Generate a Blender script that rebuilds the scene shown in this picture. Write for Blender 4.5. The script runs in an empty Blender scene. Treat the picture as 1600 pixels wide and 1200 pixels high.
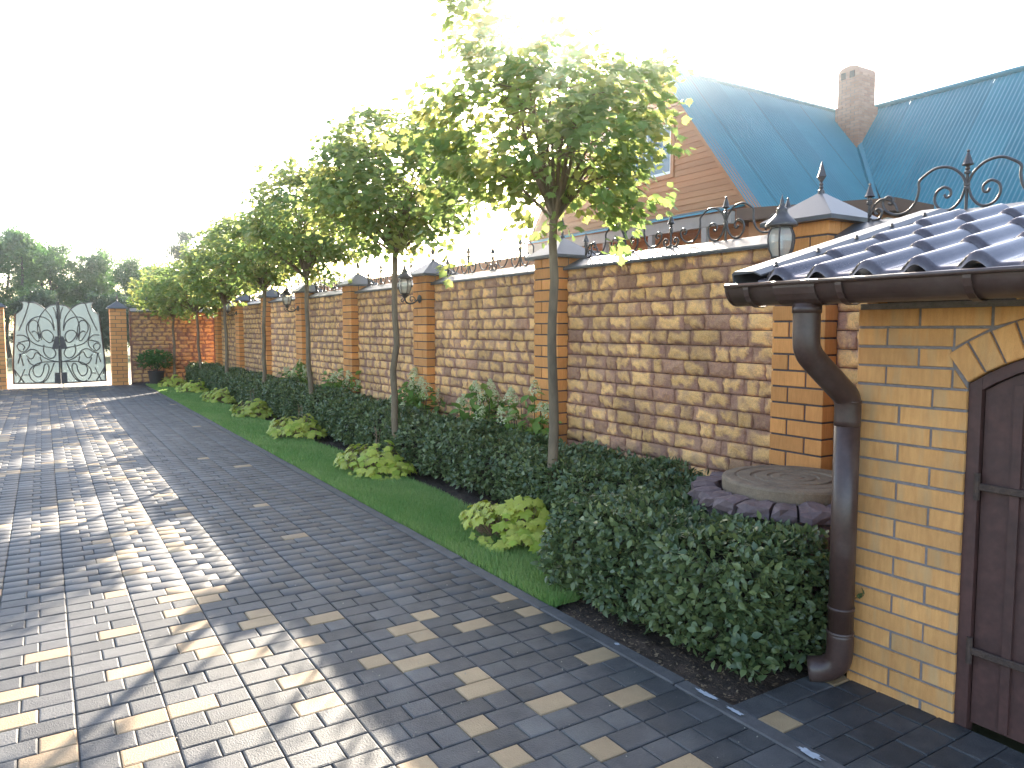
import bpy, math, random
import numpy as np
from mathutils import Vector, Matrix

S = bpy.context.scene
COL = S.collection
R = math.radians
PI = math.pi

# ------------------------------------------------------------------ camera
cam_d = bpy.data.cameras.new('camera'); cam = bpy.data.objects.new('camera', cam_d); COL.objects.link(cam)
cam_d.sensor_width = 36.0; cam_d.lens = 26.1; cam_d.clip_start = 0.05; cam_d.clip_end = 2000
CAM_YAW, CAM_PITCH = 32.25, 4.29
cam.location = (0, 0, 1.5); cam.rotation_euler = (R(90 - CAM_PITCH), 0, R(-CAM_YAW))
S.camera = cam

# ------------------------------------------------------------------ sky, sun, exposure
SUN_AZ, SUN_EL = 36.0, 21.8          # degrees to the right of +Y, above the horizon
w = bpy.data.worlds.new('World'); S.world = w; w.use_nodes = True
nt = w.node_tree; bg = nt.nodes['Background']
sky = nt.nodes.new('ShaderNodeTexSky'); sky.sky_type = 'NISHITA'; sky.sun_disc = False
sky.sun_elevation = R(SUN_EL); sky.sun_rotation = R(SUN_AZ); sky.altitude = 150
sky.air_density = 1.0; sky.dust_density = 2.0; sky.ozone_density = 1.0
nt.links.new(sky.outputs[0], bg.inputs['Color']); bg.inputs['Strength'].default_value = 0.14
sd = bpy.data.lights.new('sun', 'SUN'); sun = bpy.data.objects.new('sun', sd); COL.objects.link(sun)
sd.energy = 5.0; sd.angle = R(0.5); sd.color = (1.0, 0.90, 0.74)
sv = Vector((math.sin(R(SUN_AZ)) * math.cos(R(SUN_EL)), math.cos(R(SUN_AZ)) * math.cos(R(SUN_EL)), math.sin(R(SUN_EL))))
sun.rotation_euler = sv.to_track_quat('Z', 'Y').to_euler()
S.view_settings.view_transform = 'Standard'; S.view_settings.look = 'None'
S.view_settings.gamma = 1.0; S.view_settings.use_curve_mapping = False
S.view_settings.exposure = 2.42
S.render.engine = 'CYCLES'
S.cycles.use_denoising = True
S.cycles.max_bounces = 8; S.cycles.transparent_max_bounces = 12
S.cycles.volume_bounces = 0

rng = np.random.default_rng(7)
random.seed(7)

# ------------------------------------------------------------------ mesh helpers
def mesh_np(name, V, groups, mat=None, tone=None, smooth=False):
    """V: n x 3, groups: list of int arrays (m x k)"""
    me = bpy.data.meshes.new(name)
    V = np.asarray(V, np.float32)
    groups = [np.asarray(g, np.int32) for g in groups if len(g)]
    me.vertices.add(len(V)); me.vertices.foreach_set('co', V.ravel())
    flat = np.concatenate([g.ravel() for g in groups])
    tot = np.concatenate([np.full(len(g), g.shape[1], np.int32) for g in groups])
    start = np.concatenate([[0], np.cumsum(tot)[:-1]]).astype(np.int32)
    me.loops.add(len(flat)); me.loops.foreach_set('vertex_index', flat)
    me.polygons.add(len(tot)); me.polygons.foreach_set('loop_start', start)
    me.polygons.foreach_set('loop_total', tot)
    if smooth: me.polygons.foreach_set('use_smooth', np.ones(len(tot), bool))
    me.update(calc_edges=True)
    if tone is not None:
        a = me.attributes.new('tone', 'FLOAT', 'POINT'); a.data.foreach_set('value', np.asarray(tone, np.float32))
    if mat is not None: me.materials.append(mat)
    return me

class MB:
    """collects polygons into one mesh"""
    def __init__(self): self.V = []; self.F = []; self.T = []; self.n = 0
    def add(self, V, F, tone=0.0):
        V = [tuple(v) for v in V]; o = self.n
        self.V += V; self.n += len(V); self.F += [tuple(i + o for i in f) for f in F]
        self.T += ([tone] * len(V) if np.isscalar(tone) else list(tone))
        return self
    def box(self, x0, x1, y0, y1, z0, z1, tone=0.0, M=None):
        V = [(x, y, z) for x in (x0, x1) for y in (y0, y1) for z in (z0, z1)]
        if M is not None: V = [tuple(M @ Vector(v)) for v in V]
        return self.add(V, [(0, 1, 3, 2), (4, 6, 7, 5), (0, 4, 5, 1), (2, 3, 7, 6), (0, 2, 6, 4), (1, 5, 7, 3)], tone)
    def bbox(self, x0, x1, y0, y1, z0, z1, b=0.004, tone=0.0, M=None):
        """box with chamfered edges (24 verts)"""
        V = []; lo = (x0, y0, z0); hi = (x1, y1, z1)
        idx = {}
        for sx in (0, 1):
            for sy in (0, 1):
                for sz in (0, 1):
                    c = [hi[k] if s else lo[k] for k, s in enumerate((sx, sy, sz))]
                    for ax in range(3):
                        p = list(c)
                        for k, s in enumerate((sx, sy, sz)):
                            if k != ax: p[k] += -b if s else b
                        idx[(sx, sy, sz, ax)] = len(V); V.append(tuple(p))
        F = []
        for ax in range(3):
            a, c = [k for k in range(3) if k != ax]
            for s in (0, 1):
                q = []
                for (u, v) in ((0, 0), (1, 0), (1, 1), (0, 1)):
                    k = [0, 0, 0]; k[ax] = s; k[a] = u; k[c] = v; q.append(idx[(k[0], k[1], k[2], ax)])
                F.append(tuple(q))
        for ax in range(3):                      # edge chamfers
            a, c = [k for k in range(3) if k != ax]
            for u in (0, 1):
                for v in (0, 1):
                    k0 = [0, 0, 0]; k0[a] = u; k0[c] = v; k1 = list(k0); k1[ax] = 1
                    F.append((idx[(*k0, a)], idx[(*k0, c)], idx[(*k1, c)], idx[(*k1, a)]))
        for sx in (0, 1):
            for sy in (0, 1):
                for sz in (0, 1): F.append(tuple(idx[(sx, sy, sz, ax)] for ax in range(3)))
        if M is not None: V = [tuple(M @ Vector(v)) for v in V]
        return self.add(V, F, tone)
    def tube(self, pts, rad, n=6, tone=0.0, cap=True):
        pts = [Vector(p) for p in pts]
        if np.isscalar(rad): rad = [rad] * len(pts)
        V = []; F = []
        up = None
        for i, p in enumerate(pts):
            t = (pts[min(i + 1, len(pts) - 1)] - pts[max(i - 1, 0)]).normalized()
            if up is None:
                a = Vector((0, 0, 1)) if abs(t.z) < .9 else Vector((1, 0, 0))
                up = t.cross(a).normalized()
            up = (up - t * up.dot(t))
            up = up.normalized() if up.length > 1e-6 else t.orthogonal().normalized()
            s = t.cross(up)
            for k in range(n):
                a = 2 * PI * k / n
                V.append(p + (up * math.cos(a) + s * math.sin(a)) * rad[i])
        for i in range(len(pts) - 1):
            for k in range(n):
                k2 = (k + 1) % n
                F.append((i * n + k, i * n + k2, (i + 1) * n + k2, (i + 1) * n + k))
        if cap:
            F.append(tuple(range(n - 1, -1, -1))); F.append(tuple((len(pts) - 1) * n + k for k in range(n)))
        return self.add(V, F, tone)
    def lathe(self, prof, n=16, o=(0, 0, 0), tone=0.0, ang0=0, ang1=2 * PI, M=None):
        full = abs(ang1 - ang0 - 2 * PI) < 1e-6
        m = n if full else n + 1
        V = []; F = []
        for (r, z) in prof:
            for k in range(m):
                a = ang0 + (ang1 - ang0) * k / n
                V.append(Vector((r * math.cos(a), r * math.sin(a), z)))
        for i in range(len(prof) - 1):
            for k in range(n):
                k2 = (k + 1) % m
                F.append((i * m + k, i * m + k2, (i + 1) * m + k2, (i + 1) * m + k))
        V = [(M @ v if M is not None else v) + Vector(o) for v in V]
        return self.add(V, F, tone)
    def prism(self, poly, axis, a0, a1, tone=0.0):
        """poly: 2D outline in the two axes other than `axis`, extruded a0..a1"""
        n = len(poly); V = []
        for a in (a0, a1):
            for (u, v) in poly:
                V.append({'x': (a, u, v), 'y': (u, a, v), 'z': (u, v, a)}[axis])
        F = [tuple(range(n)), tuple(range(2 * n - 1, n - 1, -1))]
        F += [(k, n + k, n + (k + 1) % n, (k + 1) % n) for k in range(n)]
        return self.add(V, F, tone)
    def mesh(self, name, mat, smooth=False):
        me = bpy.data.meshes.new(name); me.from_pydata(self.V, [], self.F); me.update()
        import bmesh
        bm = bmesh.new(); bm.from_mesh(me); bmesh.ops.recalc_face_normals(bm, faces=bm.faces); bm.to_mesh(me); bm.free()
        a = me.attributes.new('tone', 'FLOAT', 'POINT'); a.data.foreach_set('value', np.asarray(self.T, np.float32))
        if smooth: me.polygons.foreach_set('use_smooth', np.ones(len(me.polygons), bool))
        if mat is not None: me.materials.append(mat)
        return me
    def build(self, name, mat, parent=None, smooth=False):
        return ob(name, self.mesh(name, mat, smooth), parent)

def ob(name, data, parent=None, loc=None, rot=None, scale=None):
    o = bpy.data.objects.new(name, data); COL.objects.link(o)
    if parent is not None: o.parent = parent
    if loc is not None: o.location = loc
    if rot is not None: o.rotation_euler = rot
    if scale is not None: o.scale = scale
    return o

def tag(o, label=None, cat=None, group=None, kind=None):
    if label: o['label'] = label
    if cat: o['category'] = cat
    if group: o['group'] = group
    if kind: o['kind'] = kind
    return o

def thing(name, label, cat, loc=(0, 0, 0), rz=0, group=None):
    o = ob(name, None, None, loc, (0, 0, rz)); o.empty_display_size = .1
    return tag(o, label, cat, group, 'thing')

def crom(pts, k=6):
    """Catmull-Rom through points"""
    P = [np.array(p, float) for p in pts]
    P = [2 * P[0] - P[1]] + P + [2 * P[-1] - P[-2]]
    out = []
    for i in range(1, len(P) - 2):
        for t in np.linspace(0, 1, k, endpoint=False):
            a, b, c, d = P[i - 1:i + 3]
            out.append(.5 * ((2 * b) + (c - a) * t + (2 * a - 5 * b + 4 * c - d) * t * t + (3 * b - a - 3 * c + d) * t ** 3))
    out.append(P[-2])
    return [tuple(p) for p in out]

# ------------------------------------------------------------------ materials
def mat(name, c1, c2=None, rough=.7, metallic=0.0, spec=.4, scale=18.0, var=.25, bump=.0, bscale=60.0, rand=.0,
        tone=False, stretch=(1, 1, 1), coat=0.0, trans=0.0, c3=None, fine=0.0, world=0.0, wscale=1.1):
    m = bpy.data.materials.new(name); m.use_nodes = True
    t = m.node_tree; N = t.nodes; L = t.links; b = N['Principled BSDF']
    tc = N.new('ShaderNodeTexCoord'); mp = N.new('ShaderNodeMapping'); mp.inputs['Scale'].default_value = stretch
    oi = N.new('ShaderNodeObjectInfo')
    ad = N.new('ShaderNodeVectorMath'); ad.operation = 'MULTIPLY_ADD'
    L.new(oi.outputs['Random'], ad.inputs[0]); ad.inputs[1].default_value = (37.0, 19.0, 53.0)
    L.new(tc.outputs['Object'], mp.inputs[0]); L.new(mp.outputs[0], ad.inputs[2])
    vec = ad.outputs[0]
    nz = N.new('ShaderNodeTexNoise'); nz.inputs['Scale'].default_value = scale; nz.inputs['Detail'].default_value = 6; nz.inputs['Roughness'].default_value = .62
    L.new(vec, nz.inputs['Vector'])
    mix = N.new('ShaderNodeMix'); mix.data_type = 'RGBA'
    mix.inputs['A'].default_value = (*c1, 1); mix.inputs['B'].default_value = (*(c2 or [x * .6 for x in c1]), 1)
    if tone:
        at = N.new('ShaderNodeAttribute'); at.attribute_name = 'tone'
        mm = N.new('ShaderNodeMath'); mm.operation = 'MULTIPLY_ADD'
        s1 = N.new('ShaderNodeMath'); s1.operation = 'SUBTRACT'; L.new(nz.outputs['Fac'], s1.inputs[0]); s1.inputs[1].default_value = .5
        L.new(s1.outputs[0], mm.inputs[0]); mm.inputs[1].default_value = var * 2; L.new(at.outputs['Fac'], mm.inputs[2]); mm.use_clamp = True
        L.new(mm.outputs[0], mix.inputs['Factor'])
    else:
        mr = N.new('ShaderNodeMapRange'); mr.inputs['From Min'].default_value = .5 - .5 * (1 - min(var, .95)) ; mr.inputs['From Max'].default_value = .5 + .5 * (1 - min(var, .95))
        mr.inputs['From Min'].default_value = .35; mr.inputs['From Max'].default_value = .7
        mr.inputs['To Max'].default_value = min(1, var * 2)
        L.new(nz.outputs['Fac'], mr.inputs['Value']); L.new(mr.outputs[0], mix.inputs['Factor'])
    col = mix.outputs['Result']
    if c3 is not None:                      # a second, larger stain colour
        n3 = N.new('ShaderNodeTexNoise'); n3.inputs['Scale'].default_value = scale * .22; n3.inputs['Detail'].default_value = 4
        L.new(vec, n3.inputs['Vector'])
        r3 = N.new('ShaderNodeMapRange'); r3.inputs['From Min'].default_value = .52; r3.inputs['From Max'].default_value = .68; r3.inputs['To Max'].default_value = .75
        L.new(n3.outputs['Fac'], r3.inputs['Value'])
        x3 = N.new('ShaderNodeMix'); x3.data_type = 'RGBA'; L.new(r3.outputs[0], x3.inputs['Factor']); L.new(col, x3.inputs['A']); x3.inputs['B'].default_value = (*c3, 1)
        col = x3.outputs['Result']
    if rand or fine or world:
        hs = N.new('ShaderNodeHueSaturation'); L.new(col, hs.inputs['Color'])
        r = N.new('ShaderNodeMapRange'); r.inputs['To Min'].default_value = 1 - rand; r.inputs['To Max'].default_value = 1 + rand
        L.new(oi.outputs['Random'], r.inputs['Value'])
        val = r.outputs[0]
        if fine:
            nf = N.new('ShaderNodeTexNoise'); nf.inputs['Scale'].default_value = bscale * 2.2; nf.inputs['Detail'].default_value = 3; L.new(vec, nf.inputs['Vector'])
            rf = N.new('ShaderNodeMapRange'); rf.inputs['From Min'].default_value = .3; rf.inputs['From Max'].default_value = .7
            rf.inputs['To Min'].default_value = 1 - fine; rf.inputs['To Max'].default_value = 1 + fine; L.new(nf.outputs['Fac'], rf.inputs['Value'])
            mu = N.new('ShaderNodeMath'); mu.operation = 'MULTIPLY'; L.new(val, mu.inputs[0]); L.new(rf.outputs[0], mu.inputs[1]); val = mu.outputs[0]
        if world:                           # weathering that runs on from piece to piece
            ge = N.new('ShaderNodeNewGeometry'); nw = N.new('ShaderNodeTexNoise'); nw.inputs['Scale'].default_value = wscale; nw.inputs['Detail'].default_value = 5; nw.inputs['Roughness'].default_value = .6
            L.new(ge.outputs['Position'], nw.inputs['Vector'])
            rw = N.new('ShaderNodeMapRange'); rw.inputs['From Min'].default_value = .32; rw.inputs['From Max'].default_value = .68
            rw.inputs['To Min'].default_value = 1 - world; rw.inputs['To Max'].default_value = 1 + world; L.new(nw.outputs['Fac'], rw.inputs['Value'])
            mw = N.new('ShaderNodeMath'); mw.operation = 'MULTIPLY'; L.new(val, mw.inputs[0]); L.new(rw.outputs[0], mw.inputs[1]); val = mw.outputs[0]
        L.new(val, hs.inputs['Value']); col = hs.outputs['Color']
    L.new(col, b.inputs['Base Color'])
    b.inputs['Roughness'].default_value = rough; b.inputs['Metallic'].default_value = metallic
    b.inputs['Specular IOR Level'].default_value = spec; b.inputs['Coat Weight'].default_value = coat
    if bump:
        n2 = N.new('ShaderNodeTexNoise'); n2.inputs['Scale'].default_value = bscale; n2.inputs['Detail'].default_value = 5; L.new(vec, n2.inputs['Vector'])
        bp = N.new('ShaderNodeBump'); bp.inputs['Strength'].default_value = bump; bp.inputs['Distance'].default_value = .01
        L.new(n2.outputs['Fac'], bp.inputs['Height']); L.new(bp.outputs[0], b.inputs['Normal'])
    if trans:
        tr = N.new('ShaderNodeBsdfTranslucent'); ms = N.new('ShaderNodeMixShader'); ms.inputs[0].default_value = trans
        hs2 = N.new('ShaderNodeHueSaturation'); hs2.inputs['Value'].default_value = 1.5; hs2.inputs['Saturation'].default_value = 1.0; hs2.inputs['Hue'].default_value = .49
        L.new(col, hs2.inputs['Color']); L.new(hs2.outputs[0], tr.inputs['Color'])
        L.new(b.outputs[0], ms.inputs[1]); L.new(tr.outputs[0], ms.inputs[2]); L.new(ms.outputs[0], N['Material Output'].inputs['Surface'])
    return m

M = {}
M['paver_grey'] = mat('grey concrete paver', (.072, .066, .064), (.040, .037, .038), rough=.62, scale=9, var=.5, bump=.35, bscale=160, rand=.22, fine=.14, c3=(.105, .100, .095), spec=.35, world=.26)
M['paver_tan'] = mat('tan concrete paver', (.36, .24, .13), (.28, .18, .095), rough=.68, scale=9, var=.4, bump=.35, bscale=160, rand=.14, fine=.10, world=.14)
M['sand'] = mat('joint sand', (.17, .15, .14), (.08, .075, .07), rough=.95, scale=60, var=.5, bump=.5, bscale=200)
M['kerb'] = mat('kerb concrete', (.100, .088, .085), (.058, .052, .05), rough=.75, scale=10, var=.5, bump=.3, bscale=120, rand=.1, fine=.1)
M['soil'] = mat('soil', (.075, .045, .028), (.032, .02, .013), rough=.95, scale=30, var=.5, bump=1.0, bscale=70, c3=(.11, .065, .04))
M['turf'] = mat('turf', (.085, .13, .04), (.06, .085, .03), rough=.9, scale=12, var=.5, bump=.8, bscale=120)
M['blade'] = mat('grass blade', (.15, .27, .065), (.26, .34, .11), rough=.5, scale=1.2, var=.25, tone=True, trans=.35)
M['field'] = mat('field', (.09, .11, .035), (.13, .11, .05), rough=.95, scale=.3, var=.5)
M['road'] = mat('pale dirt road', (.55, .47, .36), (.42, .36, .27), rough=.95, scale=1.5, var=.5, bump=.3, bscale=20)
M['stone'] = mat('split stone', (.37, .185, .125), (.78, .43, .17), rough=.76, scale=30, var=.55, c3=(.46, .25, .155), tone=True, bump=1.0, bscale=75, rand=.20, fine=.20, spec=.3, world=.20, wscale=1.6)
M['mortar'] = mat('mortar', (.115, .085, .08), (.07, .055, .05), rough=.9, scale=40, var=.5, bump=.4, bscale=120)
M['mortar_pale'] = mat('grey mortar', (.25, .205, .195), (.18, .15, .14), rough=.92, scale=40, var=.5, bump=.5, bscale=120)
M['brick_orange'] = mat('orange brick', (.72, .30, .09), (.60, .225, .06), rough=.72, scale=10, var=.4, bump=.4, bscale=90, rand=.17, stretch=(8, 8, 1), fine=.09, world=.12, wscale=2.5)
M['brick_yellow'] = mat('yellow brick', (.69, .335, .115), (.57, .25, .08), rough=.7, scale=9, var=.45, bump=.4, bscale=90, rand=.15, stretch=(6, 6, 1), fine=.06, c3=(.52, .31, .145), world=.14, wscale=3.0)
M['coping'] = mat('coated sheet metal', (.085, .078, .08), (.065, .06, .062), rough=.45, scale=5, var=.4, spec=.45, bump=.03, bscale=12)
M['iron'] = mat('wrought iron', (.07, .052, .048), (.045, .035, .032), rough=.42, scale=30, var=.4, spec=.5)
M['brown_metal'] = mat('brown coated metal', (.072, .038, .030), (.052, .028, .023), rough=.36, scale=26, var=.4, spec=.45, bump=.04, bscale=30, c3=(.095, .062, .052), fine=.10)
M['tile_metal'] = mat('brown metal roof tile', (.125, .095, .095), (.10, .075, .075), rough=.19, scale=20, var=.4, spec=.5, metallic=.55, c3=(.15, .115, .11), fine=.10)
M['door_metal'] = mat('door paint', (.085, .036, .030), (.055, .026, .022), rough=.55, scale=9, var=.5, bump=.2, bscale=14, c3=(.06, .032, .026), fine=.14)
M['rust'] = mat('rusty hinge', (.085, .05, .036), (.04, .025, .02), rough=.8, scale=30, var=.5, bump=.5, bscale=80)
M['lid'] = mat('concrete lid', (.25, .175, .115), (.16, .11, .075), rough=.85, scale=9, var=.5, bump=.5, bscale=60, fine=.12)
M['wellstone'] = mat('purple stone', (.15, .10, .10), (.085, .055, .055), rough=.7, scale=12, var=.5, bump=.7, bscale=40, rand=.25)
M['bark'] = mat('maple bark', (.22, .15, .09), (.125, .088, .055), rough=.85, scale=14, var=.5, bump=.6, bscale=30, stretch=(1, 1, .35))
M['bark_dark'] = mat('dark bark', (.07, .055, .045), (.04, .032, .028), rough=.9, scale=14, var=.5)
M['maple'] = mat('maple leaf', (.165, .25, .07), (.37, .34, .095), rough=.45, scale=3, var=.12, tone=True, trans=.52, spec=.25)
M['hedge'] = mat('hedge leaf', (.056, .085, .032), (.185, .21, .075), rough=.40, scale=3, var=.15, tone=True, trans=.22, spec=.5)
M['twig'] = mat('hedge twigs', (.045, .030, .020), (.02, .022, .012), rough=.95, scale=40, var=.5, bump=1.0, bscale=50)
M['heuchera'] = mat('lime leaf', (.29, .36, .035), (.47, .44, .075), rough=.5, scale=14, var=.3, tone=True, trans=.3, rand=.15)
M['hydrangea'] = mat('hydrangea leaf', (.10, .20, .035), (.22, .30, .07), rough=.5, scale=6, var=.2, tone=True, trans=.3)
M['flower'] = mat('flower panicle', (.50, .52, .26), (.62, .58, .38), rough=.7, scale=20, var=.4, tone=True, trans=.25)
M['farleaf'] = mat('far leaf', (.045, .125, .03), (.13, .23, .055), rough=.55, scale=.6, var=.25, tone=True, trans=.4)
M['darkleaf'] = mat('dark leaf', (.025, .055, .030), (.06, .10, .045), rough=.6, scale=.6, var=.25, tone=True, trans=.3)
M['blue_roof'] = mat('blue corrugated sheet', (.052, .195, .225), (.042, .155, .185), rough=.36, scale=1.2, var=.4, spec=.4, rand=.07, metallic=.1)
M['siding'] = mat('orange timber siding', (.44, .185, .075), (.36, .145, .06), rough=.7, scale=5, var=.4, rand=.12, stretch=(1, .15, 4))
M['white_trim'] = mat('white trim', (.75, .75, .74), (.65, .65, .64), rough=.5, scale=5, var=.3)
M['brown_trim'] = mat('brown fascia', (.13, .065, .04), (.09, .05, .03), rough=.7, scale=5, var=.4)
M['grey_beam'] = mat('grey pent beam', (.33, .27, .23), (.25, .21, .18), rough=.8, scale=4, var=.4)
M['chimney_brick'] = mat('chimney brick', (.36, .175, .11), (.44, .245, .165), rough=.85, scale=6, var=.5, tone=True)
M['flue_shade'] = mat('flue_shade', (.03, .028, .027), (.02, .02, .02), rough=.95)
M['pot'] = mat('dark pot', (.06, .045, .04), (.04, .03, .03), rough=.6)

def glass_mat(name, tint, rough, alpha):
    m = bpy.data.materials.new(name); m.use_nodes = True; t = m.node_tree; N = t.nodes; L = t.links
    b = N['Principled BSDF']; b.inputs['Base Color'].default_value = (*tint, 1); b.inputs['Roughness'].default_value = rough
    b.inputs['Specular IOR Level'].default_value = .9
    tr = N.new('ShaderNodeBsdfTransparent'); tr.inputs['Color'].default_value = (.95, .95, .93, 1)
    nz = N.new('ShaderNodeTexNoise'); nz.inputs['Scale'].default_value = 12
    mr = N.new('ShaderNodeMapRange'); mr.inputs['To Min'].default_value = alpha - .06; mr.inputs['To Max'].default_value = alpha + .06
    L.new(nz.outputs['Fac'], mr.inputs['Value'])
    ms = N.new('ShaderNodeMixShader'); L.new(mr.outputs[0], ms.inputs[0]); L.new(tr.outputs[0], ms.inputs[1]); L.new(b.outputs[0], ms.inputs[2])
    L.new(ms.outputs[0], N['Material Output'].inputs['Surface'])
    return m
M['lamp_glass'] = glass_mat('lamp glass', (.55, .52, .46), .15, .45)
M['window_glass'] = glass_mat('window glass', (.10, .14, .17), .04, .96)

def frosted(name):
    m = bpy.data.materials.new(name); m.use_nodes = True; t = m.node_tree; N = t.nodes; L = t.links
    b = N['Principled BSDF']; b.inputs['Base Color'].default_value = (.28, .31, .33, 1); b.inputs['Roughness'].default_value = .12; b.inputs['Specular IOR Level'].default_value = .6
    tl = N.new('ShaderNodeBsdfTranslucent'); tl.inputs['Color'].default_value = (.20, .235, .25, 1)
    tr = N.new('ShaderNodeBsdfTransparent'); tr.inputs['Color'].default_value = (.66, .72, .72, 1)
    nz = N.new('ShaderNodeTexNoise'); nz.inputs['Scale'].default_value = 2.5
    mr = N.new('ShaderNodeMapRange'); mr.inputs['To Min'].default_value = .5; mr.inputs['To Max'].default_value = .6; L.new(nz.outputs['Fac'], mr.inputs['Value'])
    m1 = N.new('ShaderNodeMixShader'); L.new(mr.outputs[0], m1.inputs[0]); L.new(b.outputs[0], m1.inputs[1]); L.new(tl.outputs[0], m1.inputs[2])
    m2 = N.new('ShaderNodeMixShader'); m2.inputs[0].default_value = .38; L.new(m1.outputs[0], m2.inputs[1]); L.new(tr.outputs[0], m2.inputs[2])
    L.new(m2.outputs[0], N['Material Output'].inputs['Surface'])
    return m
M['gate_glass'] = frosted('gate sheet')

# ------------------------------------------------------------------ camera-side helper: is a ground point in the picture, and how near
def in_view(x, y, z=0.0, m=.04):
    F = x * math.sin(R(CAM_YAW)) + y * math.cos(R(CAM_YAW)); Rr = x * math.cos(R(CAM_YAW)) - y * math.sin(R(CAM_YAW)); U = z - 1.5
    zc = F * math.cos(R(CAM_PITCH)) - U * math.sin(R(CAM_PITCH)); yc = F * math.sin(R(CAM_PITCH)) + U * math.cos(R(CAM_PITCH))
    if zc < .2: return None
    u = .5 + .725 * Rr / zc; v = .5 - .725 * yc / zc * 4 / 3
    return zc if -m < u < 1 + m and -m < v < 1 + m else None

# ================================================================== SETTING
def sheet(name, x0, x1, y0, y1, z, m, kind='structure'):
    V = [(x0, y0, z), (x1, y0, z), (x1, y1, z), (x0, y1, z)]
    return tag(ob(name, mesh_np(name, V, [[(0, 1, 2, 3)]], m)), kind=kind)
sheet('ground', -600, 600, -40, 900, -.10, M['field'])
sheet('road', -60, 60, 22.55, 30.0, -.03, M['road'])

# ---- block paving
COLW, ROWH, TOP = .306, .1225, 0.0
DRIVE_X1 = 2.185
def paver_mesh(name, wx, m, seed):
    r = np.random.default_rng(seed); b = .006; hx, hy = wx / 2, .1195 / 2
    MBk = MB(); V = []; F = []
    def ring(ix, z): return [(-hx + ix, -hy + ix, z), (hx - ix, -hy + ix, z), (hx - ix, hy - ix, z), (-hx + ix, hy - ix, z)]
    j = lambda: r.uniform(-.0008, .0008)
    V = ring(0, -.05) + ring(0, -b) + [(x + j(), y + j(), z) for x, y, z in ring(b * .35, -b * .35)] + ring(b * 1.2, 0)
    for i in range(3):
        for k in range(4):
            k2 = (k + 1) % 4; F.append((i * 4 + k, i * 4 + k2, (i + 1) * 4 + k2, (i + 1) * 4 + k))
    F.append((12, 13, 14, 15))
    return MBk.add(V, F).mesh(name, m)
LONG, SHORT = .1805, .1195
PM = {(c, l): [paver_mesh('paver', l, M['paver_' + c], s) for s in range(3)] for c in ('grey', 'tan') for l in (LONG, SHORT)}
drive = sheet('driveway', -3.6, DRIVE_X1 + .002, .6, 22.35, -.012, M['sand'])
items = []
prng = random.Random(11)
ncol = 19
coff = [prng.uniform(-.012, .012) for _ in range(ncol)]
for c in range(ncol):
    xl = DRIVE_X1 + .006 - (c + 1) * COLW + .003
    for r_ in range(int((22.3 - .7) / ROWH)):
        y = .7 + (r_ + .5) * ROWH + coff[c]
        first_long = (r_ + c) % 2 == 0
        xx = xl
        for l in ((LONG, SHORT) if first_long else (SHORT, LONG)):
            x = xx + l / 2; xx += l + .003
            p = .20 if x < .95 else (.22 if y < 3.9 - .35 * (x - .95) else .012)
            if x < .95 and 7 < y < 9: p = .10
            tan = prng.random() < p and not (items and items[-1][3] == 'tan')
            items.append((x, y, l, 'tan' if tan else 'grey'))
seen = []
for k, (x, y, l, c) in enumerate(items):
    d = in_view(x, y)
    if d is not None: seen.append((d, k))
near = set(k for d, k in sorted(seen)[:300])
rest = {'grey': [], 'tan': []}
for k, (x, y, l, c) in enumerate(items):
    loc = (x + prng.uniform(-.0012, .0012), y + prng.uniform(-.0012, .0012), TOP + prng.uniform(-.0022, .0012))
    rot = (prng.uniform(-.006, .006), prng.uniform(-.006, .006), prng.uniform(-.006, .006))
    if k in near:
        ob('paver', prng.choice(PM[(c, l)]), drive, loc, rot)
    else: rest[c].append((loc, rot[2], l))
def join_pavers(lst, m, c, tone_amp):
    tv = []; 
    base = np.array([(0, 0)])
    Vs = []; T = []; n = len(lst)
    for (loc, rz, l) in lst:
        hx, hy, b = l / 2, .1195 / 2, .005
        q = np.array([(-hx, -hy, -.03), (hx, -hy, -.03), (hx, hy, -.03), (-hx, hy, -.03),
                      (-hx, -hy, -b), (hx, -hy, -b), (hx, hy, -b), (-hx, hy, -b),
                      (-hx + b, -hy + b, 0), (hx - b, -hy + b, 0), (hx - b, hy - b, 0), (-hx + b, hy - b, 0)])
        q[:, 2] += q[:, 0] * prng.uniform(-.008, .008) + q[:, 1] * prng.uniform(-.008, .008)
        Vs.append(q + np.array(loc)); T += [prng.random()] * 12
    F0 = np.array([(i * 4 + k, i * 4 + (k + 1) % 4, (i + 1) * 4 + (k + 1) % 4, (i + 1) * 4 + k) for i in range(2) for k in range(4)] + [(8, 9, 10, 11)])
    F = (F0[None] + 12 * np.arange(n)[:, None, None]).reshape(-1, 4)
    return mesh_np('paver_field', np.concatenate(Vs), [F], m, T)
M['field_grey'] = mat('grey paving far', (.050, .046, .046), (.092, .085, .082), rough=.62, scale=14, var=.18, tone=True, bump=.3, bscale=160, fine=.14, spec=.35, world=.26)
M['field_tan'] = mat('tan paving far', (.28, .19, .11), (.37, .26, .15), rough=.68, scale=14, var=.18, tone=True, bump=.3, bscale=160, fine=.10, world=.14)
for c in rest:
    tag(ob('paver_field', join_pavers(rest[c], M['field_' + c], c, .2), drive), kind='stuff')

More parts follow.
